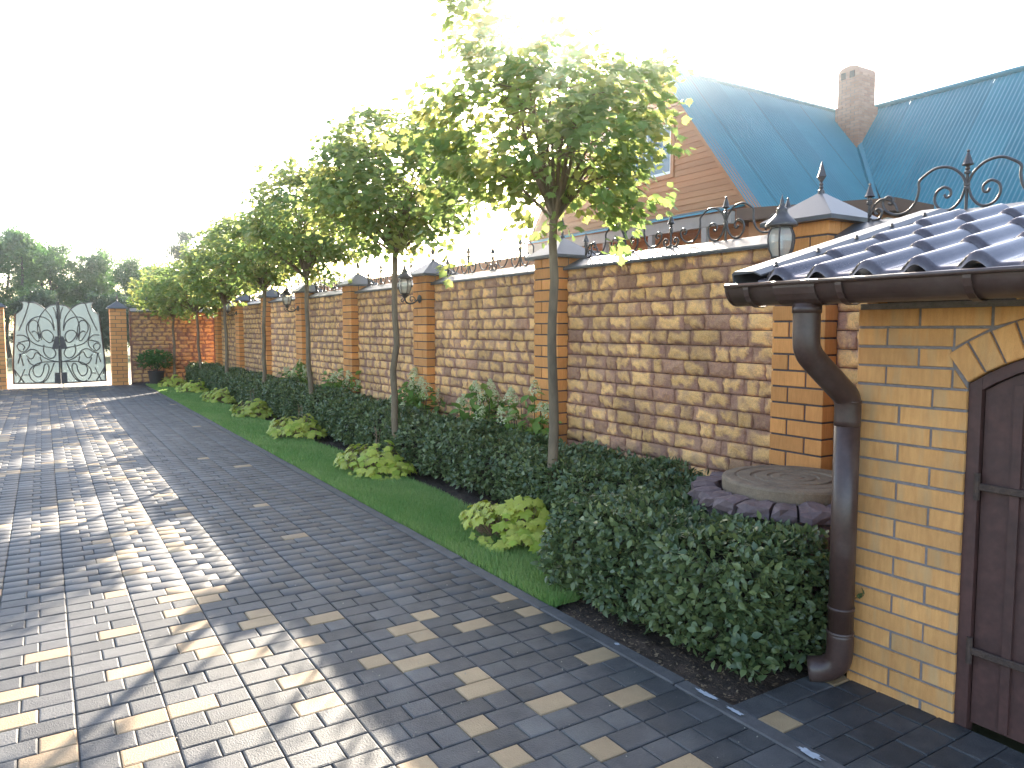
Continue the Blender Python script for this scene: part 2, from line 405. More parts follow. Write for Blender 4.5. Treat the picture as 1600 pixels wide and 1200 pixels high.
# ---- paving in front of the shed
path = sheet('path', 2.27, 2.90, .5, 1.955, -.013, M['sand'])
for r_ in range(11):
    y = 1.893 - r_ * ROWH; xx = 2.274
    for l in [(LONG, LONG, SHORT, SHORT), (SHORT, LONG, LONG, SHORT), (SHORT, SHORT, LONG, LONG)][r_ % 3]:
        x = xx + l / 2; xx += l + .003
        if x + l / 2 > 2.90: l = max(.05, (2.895 - (x - l / 2)))
        c = 'tan' if (r_, round(x, 1)) in ((1, 2.3), (0, 2.8), (6, 2.6), (8, 2.4)) or prng.random() < .05 else 'grey'
        base = LONG if l > .15 else SHORT
        ob('paver', prng.choice(PM[(c, base)]), path, (x - (base - l) / 2 if l < base else x, y, prng.uniform(-.002, .001)), (prng.uniform(-.006, .006), prng.uniform(-.006, .006), 0), (l / base if l < base else 1, 1, 1))

# ---- kerb
kerb = tag(ob('kerb', None), kind='structure')
kme = [MB().bbox(-.038, .038, -.497, .497, -.12, .006, .006).mesh('kerb_stone', M['kerb']) for _ in range(1)]
for i in range(22):
    ob('kerb_stone', kme[0], kerb, (2.229, .7 + i * 1.0, prng.uniform(-.002, .003)), (0, 0, prng.uniform(-.002, .002)))
# lime splashes left on the kerb
M['lime'] = mat('lime splash', (.42, .42, .44), (.3, .3, .32), rough=.9, scale=40, var=.5)
def blotch(name, cx, cy, lx, ly, z, seed):
    r = np.random.default_rng(seed); n = 26; V = [(cx, cy, z)]
    for k in range(n):
        a = 2 * PI * k / n; q = r.uniform(.55, 1.1)
        V.append((cx + lx * q * math.cos(a), cy + ly * q * math.sin(a), z))
    return tag(ob(name, mesh_np(name, V, [[(0, k + 1, (k + 1) % n + 1) for k in range(n)]], M['lime']), kerb))
blotch('lime_stain', 2.232, 2.05, .014, .07, .0115, 1); blotch('lime_stain', 2.226, 1.90, .012, .05, .0115, 2)
blotch('lime_stain', 2.222, 1.56, .020, .06, .0115, 3); blotch('lime_stain', 2.24, 2.62, .012, .016, .0115, 4)

# ---- planting bed
def bumpy_sheet(name, x0, x1, y0, y1, z, nx, ny, amp, m, seed):
    r = np.random.default_rng(seed)
    X, Y = np.meshgrid(np.linspace(x0, x1, nx), np.linspace(y0, y1, ny), indexing='ij')
    Z = z + r.normal(0, amp, X.shape)
    V = np.stack([X, Y, Z], -1).reshape(-1, 3)
    I = np.arange(nx * ny).reshape(nx, ny)
    F = np.stack([I[:-1, :-1], I[1:, :-1], I[1:, 1:], I[:-1, 1:]], -1).reshape(-1, 4)
    return tag(ob(name, mesh_np(name, V, [F], m, smooth=True)), kind='structure')
bumpy_sheet('soil_bed', 2.268, 4.06, 1.956, 22.2, -.03, 60, 420, .006, M['soil'], 3)
# bark and leaf litter on the soil at the near end
def litter(n, x0, x1, y0, y1, seed):
    r = np.random.default_rng(seed); V = []; T = []
    P = np.stack([r.uniform(x0, x1, n), r.uniform(y0, y1, n), r.uniform(-.024, -.012, n)], -1)
    for p in P:
        a = r.uniform(0, 2 * PI); s = r.uniform(.004, .014); d = np.array([math.cos(a), math.sin(a), r.uniform(-.3, .3)]) * s; e = np.array([-math.sin(a), math.cos(a), r.uniform(-.3, .3)]) * s * r.uniform(.2, .6)
        V += [p - d, p + e, p + d, p - e]; T += [r.random()] * 4
    F = np.arange(4 * n).reshape(-1, 4)
    return mesh_np('bark_litter', np.array(V), [F], M['litter'], T)
M['litter'] = mat('bark litter', (.09, .05, .028), (.24, .16, .09), rough=.9, scale=8, var=.2, tone=True)
tag(ob('bark_litter', litter(2600, 2.28, 3.3, 1.97, 3.6, 5)), 'brown bark chips and dead leaves on the soil under the near hedge', 'litter', kind='stuff')

def lawn_edge(y):            # wavy inner edge of the lawn
    return 3.03 + .06 * math.sin(y * 1.9) + .03 * math.sin(y * 4.3 + 1)
ys = np.linspace(3.18, 22.0, 90)
V = []; 
for y in ys:
    e = lawn_edge(y) if y > 3.7 else 2.275 + (lawn_edge(3.7) - 2.275) * math.sqrt(max(0, (y - 3.18) / .52))
    V += [(2.2685, y, -.008), (max(e, 2.28), y, -.008)]
lawn = tag(ob('lawn', mesh_np('lawn', V, [[(2 * i, 2 * i + 1, 2 * i + 3, 2 * i + 2) for i in range(len(ys) - 1)]], M['turf'])), kind='structure')
def grass(n_near, n_far, seed):
    r = np.random.default_rng(seed)
    y = np.concatenate([r.uniform(3.2, 8, n_near), r.uniform(8, 21.9, n_far)])
    e = np.array([lawn_edge(t) if t > 3.7 else 2.275 + (lawn_edge(3.7) - 2.275) * math.sqrt(max(0, (t - 3.18) / .52)) for t in y])
    x = 2.272 + (e - 2.272) * r.random(len(y)) + r.normal(0, .008, len(y)); x = np.maximum(x, 2.258 + .012 * r.random(len(y)))
    n = len(y); h = r.uniform(.026, .062, n); a = r.uniform(0, 2 * PI, n); wd = np.where(y < 8, r.uniform(.002, .0038, n), r.uniform(.004, .008, n))
    lean = r.normal(0, .014, (n, 2))
    d = np.stack([np.cos(a), np.sin(a)], -1) * wd[:, None]
    p = np.stack([x, y], -1); z = np.full(n, -.008)
    V = np.zeros((n, 5, 3))
    V[:, 0, :2] = p - d; V[:, 1, :2] = p + d; V[:, 0, 2] = V[:, 1, 2] = z
    V[:, 2, :2] = p + d * .7 + lean * .4; V[:, 3, :2] = p - d * .7 + lean * .4; V[:, 2, 2] = V[:, 3, 2] = z + h * .6
    V[:, 4, :2] = p + lean; V[:, 4, 2] = z + h
    I = np.arange(n) * 5
    T = np.repeat(np.clip(.38 + .22 * np.sin(x * 5 + y * 2.1) + .18 * np.sin(x * 13 + 3 * np.sin(y * 4)) + r.normal(0, .38, n), 0, 1), 5)
    return mesh_np('grass', V.reshape(-1, 3), [np.stack([I, I + 1, I + 2, I + 3], -1), np.stack([I + 3, I + 2, I + 4], -1)], M['blade'], T)
tag(ob('grass', grass(70000, 60000, 8)), 'short mown green lawn strip between the kerb and the hedge', 'lawn', kind='stuff')

# pale grit and crumbs lying on the paving
def crumbs(n, seed):
    r = np.random.default_rng(seed); V = []; F = []; T = []
    y = 1.0 + 11 * r.random(n) ** 1.7; x = r.uniform(-1.5, 2.18, n)
    for k in range(n):
        q = r.uniform(.0015, .0045); p = np.array([x[k], y[k], .0025]); o = 4 * k
        a = r.uniform(0, 2 * PI, 3)
        V += [p + q * np.array([math.cos(t), math.sin(t), -.4]) for t in (a[0], a[0] + 2.1, a[0] + 4.2)] + [p + np.array([0, 0, q * .8])]
        F += [(o, o + 1, o + 3), (o + 1, o + 2, o + 3), (o + 2, o, o + 3)]; T += [r.random()] * 4
    return mesh_np('grit', np.array(V), [F], M['grit'], T)
M['grit'] = mat('pale grit', (.22, .19, .15), (.42, .38, .31), rough=.9, scale=8, var=.2, tone=True)
tag(ob('grit', crumbs(900, 77)), 'pale grit and crumbs scattered over the paving', 'grit', kind='stuff')

# ================================================================== FENCE
def vnoise(r, nx, ny, cx, cy):
    """smooth value noise on an nx x ny grid with cx x cy cells"""
    g = r.random((cx + 2, cy + 2))
    u = np.linspace(0, cx, nx)[:, None]; v = np.linspace(0, cy, ny)[None]
    i = np.minimum(u.astype(int), cx); j = np.minimum(v.astype(int), cy); fu = u - i; fv = v - j
    fu = fu * fu * (3 - 2 * fu); fv = fv * fv * (3 - 2 * fv)
    return g[i, j] * (1 - fu) * (1 - fv) + g[i + 1, j] * fu * (1 - fv) + g[i, j + 1] * (1 - fu) * fv + g[i + 1, j + 1] * fu * fv
SH = .108
def stone_arrays(wd, seed, nx=12, ny=7):
    """split-face stone: local +x is out of the wall, y along, z up; origin at centre of its back"""
    r = np.random.default_rng(seed)
    us = np.linspace(-wd / 2, wd / 2, nx); vs = np.linspace(-SH / 2, SH / 2, ny)
    U, W_ = np.meshgrid(us, vs, indexing='ij')
    U = U + r.normal(0, wd / nx * .16, U.shape) * (np.abs(U) < wd / 2 - 1e-6); W_ = W_ + r.normal(0, SH / ny * .16, W_.shape) * (np.abs(W_) < SH / 2 - 1e-6)
    l, rr, b, t = r.uniform(.0, .22), r.uniform(.0, .22), r.uniform(.03, .30), r.uniform(.0, .18)
    a = (U / wd + .5); c = (W_ / SH + .5)
    wob = (vnoise(r, nx, ny, 5, 3) - .5) * .42
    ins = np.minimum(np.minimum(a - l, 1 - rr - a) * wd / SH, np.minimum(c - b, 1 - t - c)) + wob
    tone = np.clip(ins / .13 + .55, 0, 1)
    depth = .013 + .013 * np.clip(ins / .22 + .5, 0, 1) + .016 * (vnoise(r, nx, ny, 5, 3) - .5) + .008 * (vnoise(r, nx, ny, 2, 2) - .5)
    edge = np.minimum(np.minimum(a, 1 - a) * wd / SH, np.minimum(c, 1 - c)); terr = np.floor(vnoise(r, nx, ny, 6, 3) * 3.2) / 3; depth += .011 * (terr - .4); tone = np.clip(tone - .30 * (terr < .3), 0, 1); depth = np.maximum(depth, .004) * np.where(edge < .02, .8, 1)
    if r.random() < .16: tone *= r.uniform(.1, .5)
    V = np.stack([-depth, U, W_], -1)
    Vb = V.copy(); Vb[..., 0] = .012
    I = np.arange(nx * ny).reshape(nx, ny)
    F = list(np.stack([I[:-1, :-1], I[:-1, 1:], I[1:, 1:], I[1:, :-1]], -1).reshape(-1, 4))
    ring = list(I[:, 0]) + list(I[-1, 1:]) + list(I[-2::-1, -1]) + list(I[0, -2:0:-1])
    n0 = nx * ny; back = [V.reshape(-1, 3)[k] * np.array([0, 1, 1]) + np.array([.012, 0, 0]) for k in ring]
    for k in range(len(ring)):
        k2 = (k + 1) % len(ring); F.append((ring[k], ring[k2], n0 + k2, n0 + k))
    return np.concatenate([V.reshape(-1, 3), np.array(back)]), np.array(F), np.concatenate([tone.ravel(), np.zeros(len(ring))])
WIDTHS = (.13, .19, .24, .29)
STONES = {wd: [stone_arrays(wd, int(wd * 1000) * 10 + s) for s in range(9)] for wd in WIDTHS}
STONE_ME = {wd: [mesh_np('stone', V, [F], M['stone'], T) for (V, F, T) in STONES[wd]] for wd in WIDTHS}
WALL_X, WALL_T, WALL_TOP = 4.075, .24, 2.05
def lay_rows(L, rr):
    """courses of stones over a length L: (centre along, centre z, width, variant, scale)"""
    out = []; H = .112; n = int((WALL_TOP - .06) / H)
    for i in range(n):
        z = WALL_TOP - .004 - (i + .5) * H; row = []; s = rr.uniform(-.1, 0) if True else 0
        tot = 0; 
        while tot < L - .07:
            wd = rr.choice((.19, .24, .24, .29, .29, .13)); row.append(wd); tot += wd + .004
        k = L / tot; p = 0
        for wd in row:
            out.append((p + wd * k / 2, z, wd, rr.randrange(9), k)); p += (wd + .004) * k
    return out

# iron cresting shared shapes (local s along the wall, z up from the coping ridge)
def arc_pts(P): return crom(P, 5)
def iron_tube(P, rad=.0075): 
    b = MB(); b.tube([(0, s, z) for s, z in arc_pts(P)], rad, 6); return b
def spike_mesh(h):
    b = MB(); b.tube([(0, 0, -.05), (0, 0, h * .72)], .0085, 6)
    k = h * .72
    b.lathe([(.0, k - .012), (.016, k - .006), (.016, k + .004), (.008, k + .01), (.014, k + .02), (.008, k + .028), (.012, k + .034), (.031, k + .04), (.024, k + .052), (.013, k + .085), (.006, k + .105), (.009, k + .112), (.0, k + .122)], 8)
    b.lathe([(.0, .105), (.016, .107), (.016, .118), (.013, .122), (.016, .126), (.016, .138), (.0, .14)], 8)
    return b.mesh('spike', M['iron'])
SPIKES = {h: spike_mesh(h) for h in (.27, .20, .15)}
low = iron_tube([(.005, .125), (.03, .055), (.075, .012), (.13, .015), (.165, .06), (.16, .11), (.12, .135), (.085, .115), (.085, .085), (.105, .078), (.115, .095)])
high = iron_tube([(.004, .135), (.03, .19), (.085, .235), (.155, .245), (.215, .215), (.245, .185), (.245, .14), (.262, .075), (.31, .028), (.375, .022), (.43, .055), (.445, .105), (.415, .13), (.385, .11), (.395, .085), (.412, .092)])
small = iron_tube([(.004, .10), (.05, .14), (.11, .125), (.15, .075), (.13, .10)] if False else [(.006, .02), (.03, .006), (.065, .012), (.08, .045), (.062, .068), (.038, .058), (.042, .038), (.054, .04)])
curl = iron_tube([(.006, .03), (.03, .09), (.075, .12), (.125, .11), (.16, .075), (.175, .035)])
SC = {'low': low.mesh('scroll', M['iron'], True), 'high': high.mesh('scroll', M['iron'], True), 'small': small.mesh('scroll', M['iron'], True), 'curl': curl.mesh('scroll', M['iron'], True)}

def cresting(par, ridge_at, L, along, detail=True):
    """ridge_at(s) -> world point on the ridge, along = rotation about z so that local y runs along the wall"""
    c = L / 2; k = L / 2.34
    spots = [(c - 1.075 * k, .15), (c - .55 * k, .27), (c, .20), (c + .55 * k, .27), (c + 1.075 * k, .15)]
    for s, h in spots:
        p = ridge_at(s); ob('spike', SPIKES[h], par, p, (0, 0, along))
        if h == .27:
            for sg in (1, -1):
                ob('scroll', SC['low'], par, p, (0, 0, along), (1, sg * 1.0, 1)); ob('scroll', SC['high'], par, p, (0, 0, along), (1, sg * k, 1))
        elif h == .20:
            for sg in (1, -1): ob('scroll', SC['small'], par, p, (0, 0, along), (1, sg, 1))
        else:
            sg = 1 if s < c else -1
            ob('scroll', SC['small'], par, p, (0, 0, along), (1, sg, 1)); ob('scroll', SC['curl'], par, p, (0, 0, along), (1, sg, 1))

def coping_mesh(L, name='coping'):
    b = MB(); hw = .185; t = .004
    prof = [(-hw, -.028), (-hw - .004, -.012), (-hw + .004, 0), (0, .085), (hw - .004, 0), (hw + .004, -.012), (hw, -.028), (hw - .012, -.026), (0, .07), (-hw + .012, -.026)]
    b.prism(prof, 'y', 0, L)
    return b.mesh(name, M['coping'])

PILLARS = [2.95, 5.68, 8.40, 11.0, 13.55, 16.1, 18.62, 21.2]
PW = .19           # half width
bays = []
bay_spans = [(.30, 2.95 - PW)] + [(PILLARS[i] + PW, PILLARS[i + 1] - PW) for i in range(7)]
bay_labels = ['rough stone fence bay rising behind the tiled shed roof',
              'widest stone fence bay, behind the round stone well and near hedge',
              'stone fence bay between first and second slim maple trunks from the shed',
              'stone fence bay between the third and fourth brick pillars from the shed',
              'stone fence bay between the fourth and fifth brick pillars from the shed',
              'stone fence bay between the fifth and sixth brick pillars from the shed',
              'stone fence bay between the sixth and seventh brick pillars from the shed',
              'last long-side stone fence bay, beside the corner by the gate wall']
srr = random.Random(5)
for bi, (y0, y1) in enumerate(bay_spans):
    L = y1 - y0
    t = thing('stone_wall', bay_labels[bi], 'wall', (WALL_X, y0, 0), 0, 'stone fence bays along the driveway')
    MB().box(.004, WALL_T, -.01, L + .01, -.1, WALL_TOP - .004).build('wall_core', M['mortar'], t)
    rows = lay_rows(L, srr)
    if bi <= 4:
        cnt = 0
        for (s, z, wd, v, k) in rows:
            if z < .42 and bi > 0: continue
            if bi == 0 and (z < .3 or (z < 1.55 and s < L - .8) or s < L - 2.0): continue
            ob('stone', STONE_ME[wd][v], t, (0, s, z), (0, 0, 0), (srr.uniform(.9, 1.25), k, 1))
        rows = [q for q in rows if q[1] < .42] if bi > 0 else []
    if rows:
        Vs = []; Fs = []; Ts = []; o = 0
        for (s, z, wd, v, k) in rows:
            V_, F_, T_ = STONES[wd][v]
            Vs.append(V_ * np.array([srr.uniform(.9, 1.25), k, 1]) + np.array([0, s, z])); Fs.append(F_ + o); Ts.append(T_); o += len(V_)
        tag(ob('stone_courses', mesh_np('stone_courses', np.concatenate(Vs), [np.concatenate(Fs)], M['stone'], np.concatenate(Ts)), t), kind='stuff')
    ob('coping', coping_mesh(L - .006), t, (WALL_T / 2, .003, WALL_TOP))
    cresting(t, lambda s: (WALL_T / 2, s, WALL_TOP + .083), L, 0)

# ---- brick pillars
BH = .1025
def brick_me(l, d, hgt, m, name='brick', b=.003):
    return MB().bbox(-d / 2, d / 2, -l / 2, l / 2, -hgt / 2, hgt / 2, b).mesh(name, m)
PB = brick_me(.249, .119, .0905, M['brick_orange'])
def pinwheel(course):
    """four stretchers round a 0.38 m pillar: (x, y, rotation)"""
    a, q = .0655, .13
    L_ = [(-q, -a, 0), (-a, q, PI / 2), (q, a, 0), (a, -q, PI / 2)]
    if course % 2: L_ = [(x, -y, r) for x, y, r in L_]
    return L_
def pillar(cx, cy, top, label, group, individual, lamp=None, finial=True, name='brick_pillar'):
    t = thing(name, label, 'pillar', (cx, cy, 0), 0, group)
    MB().box(-.182, .182, -.182, .182, -.1, top).build('pillar_core', M['mortar'], t)
    n = int(round(top / BH)); jb = MB()
    for i in range(n):
        z = top - (i + .5) * BH - .002
        for (x, y, r_) in pinwheel(i):
            jx, jy = srr.uniform(-.0012, .0012), srr.uniform(-.0012, .0012)
            if individual and z > .25: ob('brick', PB, t, (x + jx, y + jy, z), (0, 0, r_))
            else:
                jb.bbox(-.0595, .0595, -.1245, .1245, -.0452, .0452, .003, srr.random(), Matrix.Translation((x + jx, y + jy, z)) @ Matrix.Rotation(r_, 4, 'Z'))
    if jb.n: tag(jb.build('brick_courses', M['brick_joined'], t), kind='stuff')
    b = MB(); o = .255; zt = top
    b.add([(-o, -o, zt - .022), (o, -o, zt - .022), (o, o, zt - .022), (-o, o, zt - .022), (-o, -o, zt + .004), (o, -o, zt + .004), (o, o, zt + .004), (-o, o, zt + .004), (0, 0, zt + .19)],
          [(3, 2, 1, 0), (0, 1, 5, 4), (1, 2, 6, 5), (2, 3, 7, 6), (3, 0, 4, 7), (4, 5, 8), (5, 6, 8), (6, 7, 8), (7, 4, 8)])
    b.build('pillar_cap', M['coping'], t)
    if finial:
        f = MB(); z = zt + .175
        f.lathe([(.022, z), (.02, z + .02), (.01, z + .03), (.014, z + .04), (.009, z + .05), (.013, z + .06), (.008, z + .07)], 8)
        f.lathe([(.006, z + .07), (.034, z + .105), (.018, z + .15), (.0, z + .205)], 4)
        f.build('finial', M['iron'], t)
    return t
M['brick_joined'] = mat('orange brick courses', (.74, .32, .105), (.60, .235, .07), rough=.72, scale=12, var=.15, tone=True, bump=.3, bscale=90, fine=.07)
plabels = ['orange brick pillar with lantern, nearest to the tiled shed', 'orange brick pillar without lantern behind the nearest slim maple trunk',
           'brick pillar with lantern, third pillar along from the shed', 'brick pillar without lantern, fourth pillar along from the shed',
           'brick pillar with lantern, fifth pillar along from the shed', 'brick pillar without lantern, sixth pillar along from the shed',
           'brick pillar with lantern, seventh pillar along from the shed', 'corner brick pillar at the far end of the long fence']
for i, y in enumerate(PILLARS):
    pillar(3.95 + PW, y, 2.16, plabels[i], 'orange brick fence pillars', i < 4)

# ---- lanterns
def lantern(cx, cy, cz, label):
    t = thing('wall_lantern', label, 'lantern', (cx, cy, cz), 0, 'lanterns on the fence pillars')
    # rosette on the pillar face (face at local x = 0, lantern stands out to -x)
    b = MB(); b.lathe([(0, 0), (.05, 0), (.052, .008), (.04, .016), (.018, .03), (0, .032)], 14, M=Matrix.Rotation(-PI / 2, 4, 'Y')); b.build('rosette', M['iron'], t)
    arm = [(-.02, 0, 0), (-.06, 0, -.035), (-.12, 0, -.06), (-.18, 0, -.045), (-.20, 0, .0), (-.20, 0, .03)]
    b = MB(); b.tube(crom(arm, 6), .010, 7)
    b.tube(crom([(-.05, 0, -.03), (-.08, 0, .02), (-.125, 0, .02), (-.13, 0, -.02), (-.10, 0, -.028), (-.095, 0, -.005)], 5), .006, 6)
    b.tube(crom([(-.20, 0, -.01), (-.235, 0, -.04), (-.25, 0, -.015), (-.232, 0, .0)], 5), .006, 6)
    b.build('bracket_arm', M['iron'], t, True)
    o = (-.20, 0, 0)
    b = MB(); b.lathe([(.0, .0), (.012, .005), (.03, .02), (.034, .03), (.05, .036), (.052, .045), (.03, .05), (.03, .052), (.06, .056), (.062, .066), (.0, .066)], 12, o); b.build('lantern_base', M['iron'], t)
    b = MB(); prof = [(.054, .066), (.072, .11), (.080, .155), (.080, .19), (.068, .222), (.055, .238)]
    g = MB()
    for k in range(6):
        a0 = PI / 6 + k * PI / 3
        pts = [(o[0] + r_ * math.cos(a0), o[1] + r_ * math.sin(a0), z) for r_, z in prof]
        b.tube(pts, .0055, 5)
    b.lathe([(.055, .232), (.064, .236), (.064, .246), (.055, .248)], 12, o)
    b.build('lantern_ribs', M['iron'], t)
    for k in range(6):
        a0 = PI / 6 + k * PI / 3; a1 = a0 + PI / 3; g = MB()
        V = [(o[0] + r_ * .97 * math.cos(a), o[1] + r_ * .97 * math.sin(a), z) for r_, z in prof for a in (a0, a1)]
        g.add(V, [(2 * i, 2 * i + 1, 2 * i + 3, 2 * i + 2) for i in range(len(prof) - 1)]); g.build('pane', M['lamp_glass'], t)
    b = MB(); b.lathe([(.092, .244), (.095, .252), (.085, .268), (.062, .29), (.04, .312), (.03, .335), (.034, .342), (.026, .352), (.014, .362), (.018, .372), (.010, .385), (.012, .395), (.005, .41), (.0, .44)], 12, o)
    b.lathe([(.0, .25), (.09, .244)], 12, o); b.build('lantern_roof', M['iron'], t, True)
    MB().lathe([(0, .10), (.012, .10), (.014, .15), (.010, .19), (0, .195)], 8, o).build('bulb', M['white_trim'], t, True)
    return t
for i, lab in ((0, 'black wall lantern by the shed roof, the largest in view'), (2, 'black wall lantern on the third pillar, beside second maple trunk'),
               (4, 'black wall lantern on the fifth pillar, third lantern from the shed'), (6, 'small far black wall lantern, nearest to the gate corner')):
    lantern(3.946, PILLARS[i] - .02, 1.86, lab)

# ---- gate-end wall, gate pillars
t = thing('stone_wall', 'stone wall across the end of the drive, right of the gate', 'wall', (1.995, 22.26, 0), -PI / 2)
Lg = 2.10
MB().box(.004, .22, -.01, Lg + .3, -.1, 1.955).build('wall_core', M['mortar'], t)
rows = [q for q in lay_rows(Lg, srr)]
Vs = []; Fs = []; Ts = []; o = 0
for (s, z, wd, v, k) in rows:
    V_, F_, T_ = STONES[wd][v]; Vs.append(V_ * np.array([1.1, k, 1]) + np.array([0, s, z - .095])); Fs.append(F_ + o); Ts.append(T_); o += len(V_)
# local +x is away from the viewer here: rotation -90 deg turns local y to +x and local x to -y, so mirror x
gw = ob('stone_courses', mesh_np('stone_courses', np.concatenate(Vs), [np.concatenate(Fs)], M['stone'], np.concatenate(Ts)), t); tag(gw, kind='stuff')
for c in t.children: c.scale = (-1, 1, 1)
cp = ob('coping', coping_mesh(Lg + .1), t, (-.11, .0, 1.955))
pillar(1.70, 22.30, 2.035, 'orange brick gate pillar right of the iron gate', 'gate pillars', False)
pillar(-.98, 22.30, 2.035, 'orange brick gate pillar left of the iron gate', 'gate pillars', False)
# the short outer wall on the far left of the gate
t = thing('stone_wall', 'stone wall left of the gate, at the picture edge', 'wall', (-5.0, 22.26, 0), -PI / 2)
MB().box(-.22, -.004, -.01, 3.82, -.1, 1.955).build('wall_core', M['mortar'], t)
ob('coping', coping_mesh(3.8), t, (-.11, .0, 1.955))
# coping at the near end where the shed stands: nothing more

# ---- the iron gate: two leaves of scrolls before pale frosted sheets
GY = 22.22
def g2w(cx, cy): return ((cx - 535) * .002440 + .357, .085 + (905 - cy) * .00292)
half_curves = [
    [(540, 214), (600, 224), (650, 258), (692, 312), (718, 378), (722, 440), (700, 500)],
    [(640, 262), (690, 225), (745, 200), (790, 202)],
    [(575, 420), (595, 330), (640, 265)], [(552, 340), (560, 280), (580, 236)], [(787, 205), (815, 290), (850, 370), (885, 440)],
    [(575, 440), (600, 372), (650, 332), (710, 320), (770, 342), (812, 392), (818, 450), (792, 520), (740, 560), (660, 580), (590, 592)],
    [(690, 520), (700, 480), (705, 420), (725, 365), (760, 350), (792, 375), (800, 430), (772, 480), (735, 528), (712, 520), (722, 470), (750, 445), (775, 455)],
    [(580, 520), (620, 545), (660, 522), (690, 480), (680, 448), (640, 436), (602, 456), (586, 492), (600, 530)],
    [(592, 592), (572, 640), (600, 678), (645, 672), (678, 620), (672, 560)],
    [(545, 715), (640, 692), (700, 652), (740, 612), (790, 602), (840, 630), (895, 645)],
    [(905, 480), (845, 482), (802, 520), (802, 572), (850, 622), (895, 602), (905, 565), (872, 552), (842, 580), (862, 612)],
    [(800, 525), (840, 530), (900, 545)],
    [(705, 662), (722, 638), (750, 632), (772, 672), (800, 682), (830, 652)],
    [(712, 668), (704, 715), (750, 742), (800, 722), (822, 680)],
    [(548, 712), (630, 712), (700, 714), (770, 742), (812, 792), (800, 852), (750, 890), (690, 872), (650, 812), (638, 762), (652, 728), (680, 742), (690, 790), (720, 838), (762, 830), (780, 782), (762, 742)],
    [(590, 720), (620, 790), (660, 860), (700, 890)],
    [(815, 820), (860, 820)], [(860, 885), (940, 770)], [(905, 885), (850, 770)], [(925, 830), (940, 775)], [(880, 640), (905, 720)], [(880, 640), (860, 740)],
]
outline = [(537, 905), (950, 893), (945, 690), (925, 480), (905, 300), (868, 276), (845, 250), (838, 215), (856, 194), (820, 192), (790, 200), (740, 200), (690, 224), (652, 256), (600, 222), (537, 212)]
for sg, nm in ((1, 'right'), (-1, 'left')):
    mir = lambda p: (p[0] if sg == 1 else 1070 - p[0], p[1])
    t = thing('gate_leaf', f'{nm} leaf of the butterfly-shaped wrought iron gate', 'gate', (0, GY, 0), 0, 'iron gate leaves')
    P = [g2w(*mir(p)) for p in outline]
    b = MB(); b.prism(P, 'y', .012, .018); b.build('glass_sheet', M['gate_glass'], t)
    b = MB(); 
    fr = [g2w(*mir(p)) for p in [(545, 900), (950, 890)]]; b.tube([(x, 0, z) for x, z in fr], .018, 4)
    fr = [g2w(*mir(p)) for p in [(950, 895), (945, 690), (925, 480), (908, 300)]]; b.tube([(x, 0, z) for x, z in fr], .018, 4)
    fr = [g2w(*mir(p)) for p in [(543, 905), (543, 185)]]; b.tube([(x, 0, z) for x, z in fr], .020, 6)
    b.tube([(x, 0.002, z) for x, z in [g2w(*mir(p)) for p in outline[4:15]]], .010, 5)
    b.build('frame', M['iron'], t)
    for c in half_curves:
        P = [g2w(*mir(p)) for p in c]
        P3 = [(x, -.004, z) for x, z in P]
        MB().tube(crom(P3, 5) if len(P3) > 2 else P3, .014, 5).build('scroll', M['iron'], t, True)
    b = MB(); b.prism([g2w(*mir(p)) for p in [(537, 490), (572, 490), (606, 600), (537, 602)]], 'y', -.03, -.018); b.build('lock_plate', M['iron'], t)
    b = MB(); b.prism([g2w(*mir(p)) for p in [(537, 808), (590, 806), (592, 905), (537, 907)]], 'y', -.03, -.018); b.build('kick_plate', M['iron'], t)
    bx = g2w(*mir((555, 905))); MB().tube([(bx[0], -.01, .12), (bx[0], -.01, -.005)], .008, 5).build('drop_bolt', M['iron'], t)

# ================================================================== SHED (right)
SX = 2.87; SY = 1.85
shed = thing('brick_shed', 'yellow brick outbuilding with brown tiled roof and arched metal door', 'shed', (0, 0, 0))
DY0, DY1, ACZ, AR, AE = .51, 1.41, .70, .75, .875       # door opening, arch centre height, intrados, extrados
DC = (DY0 + DY1) / 2
# core walls: front wall with opening made of pieces, side wall, back
ANG = math.asin(.45 / AR)
b = MB(); x0, x1 = SX + .006, SX + .12
arc = [(DC + (AR + .002) * math.sin(a), ACZ + (AR + .002) * math.cos(a)) for a in np.linspace(ANG, -ANG, 15)]
poly_l = [(SY - .004, -.1), (SY - .004, 1.60), (DC, 1.60)] + [(y, z) for y, z in arc[7::-1]] + [(DY1 + .002, -.1)]
b.prism(poly_l, 'x', x0, x1)
poly_r = [(DC, 1.60), (.12, 1.60), (.12, -.1), (DY0 - .002, -.1)] + [(y, z) for y, z in arc[:6:-1]]
b.prism(poly_r, 'x', x0, x1)
for (ya_, yb_) in ((SY - .12, SY - .004), (.12, .20)): b.prism([(x1, -.1), (3.94, -.1), (3.94, 1.99), (x1, 1.71)], 'y', ya_, yb_)
b.build('wall_core', M['mortar_pale'], shed)
BCH = .0772
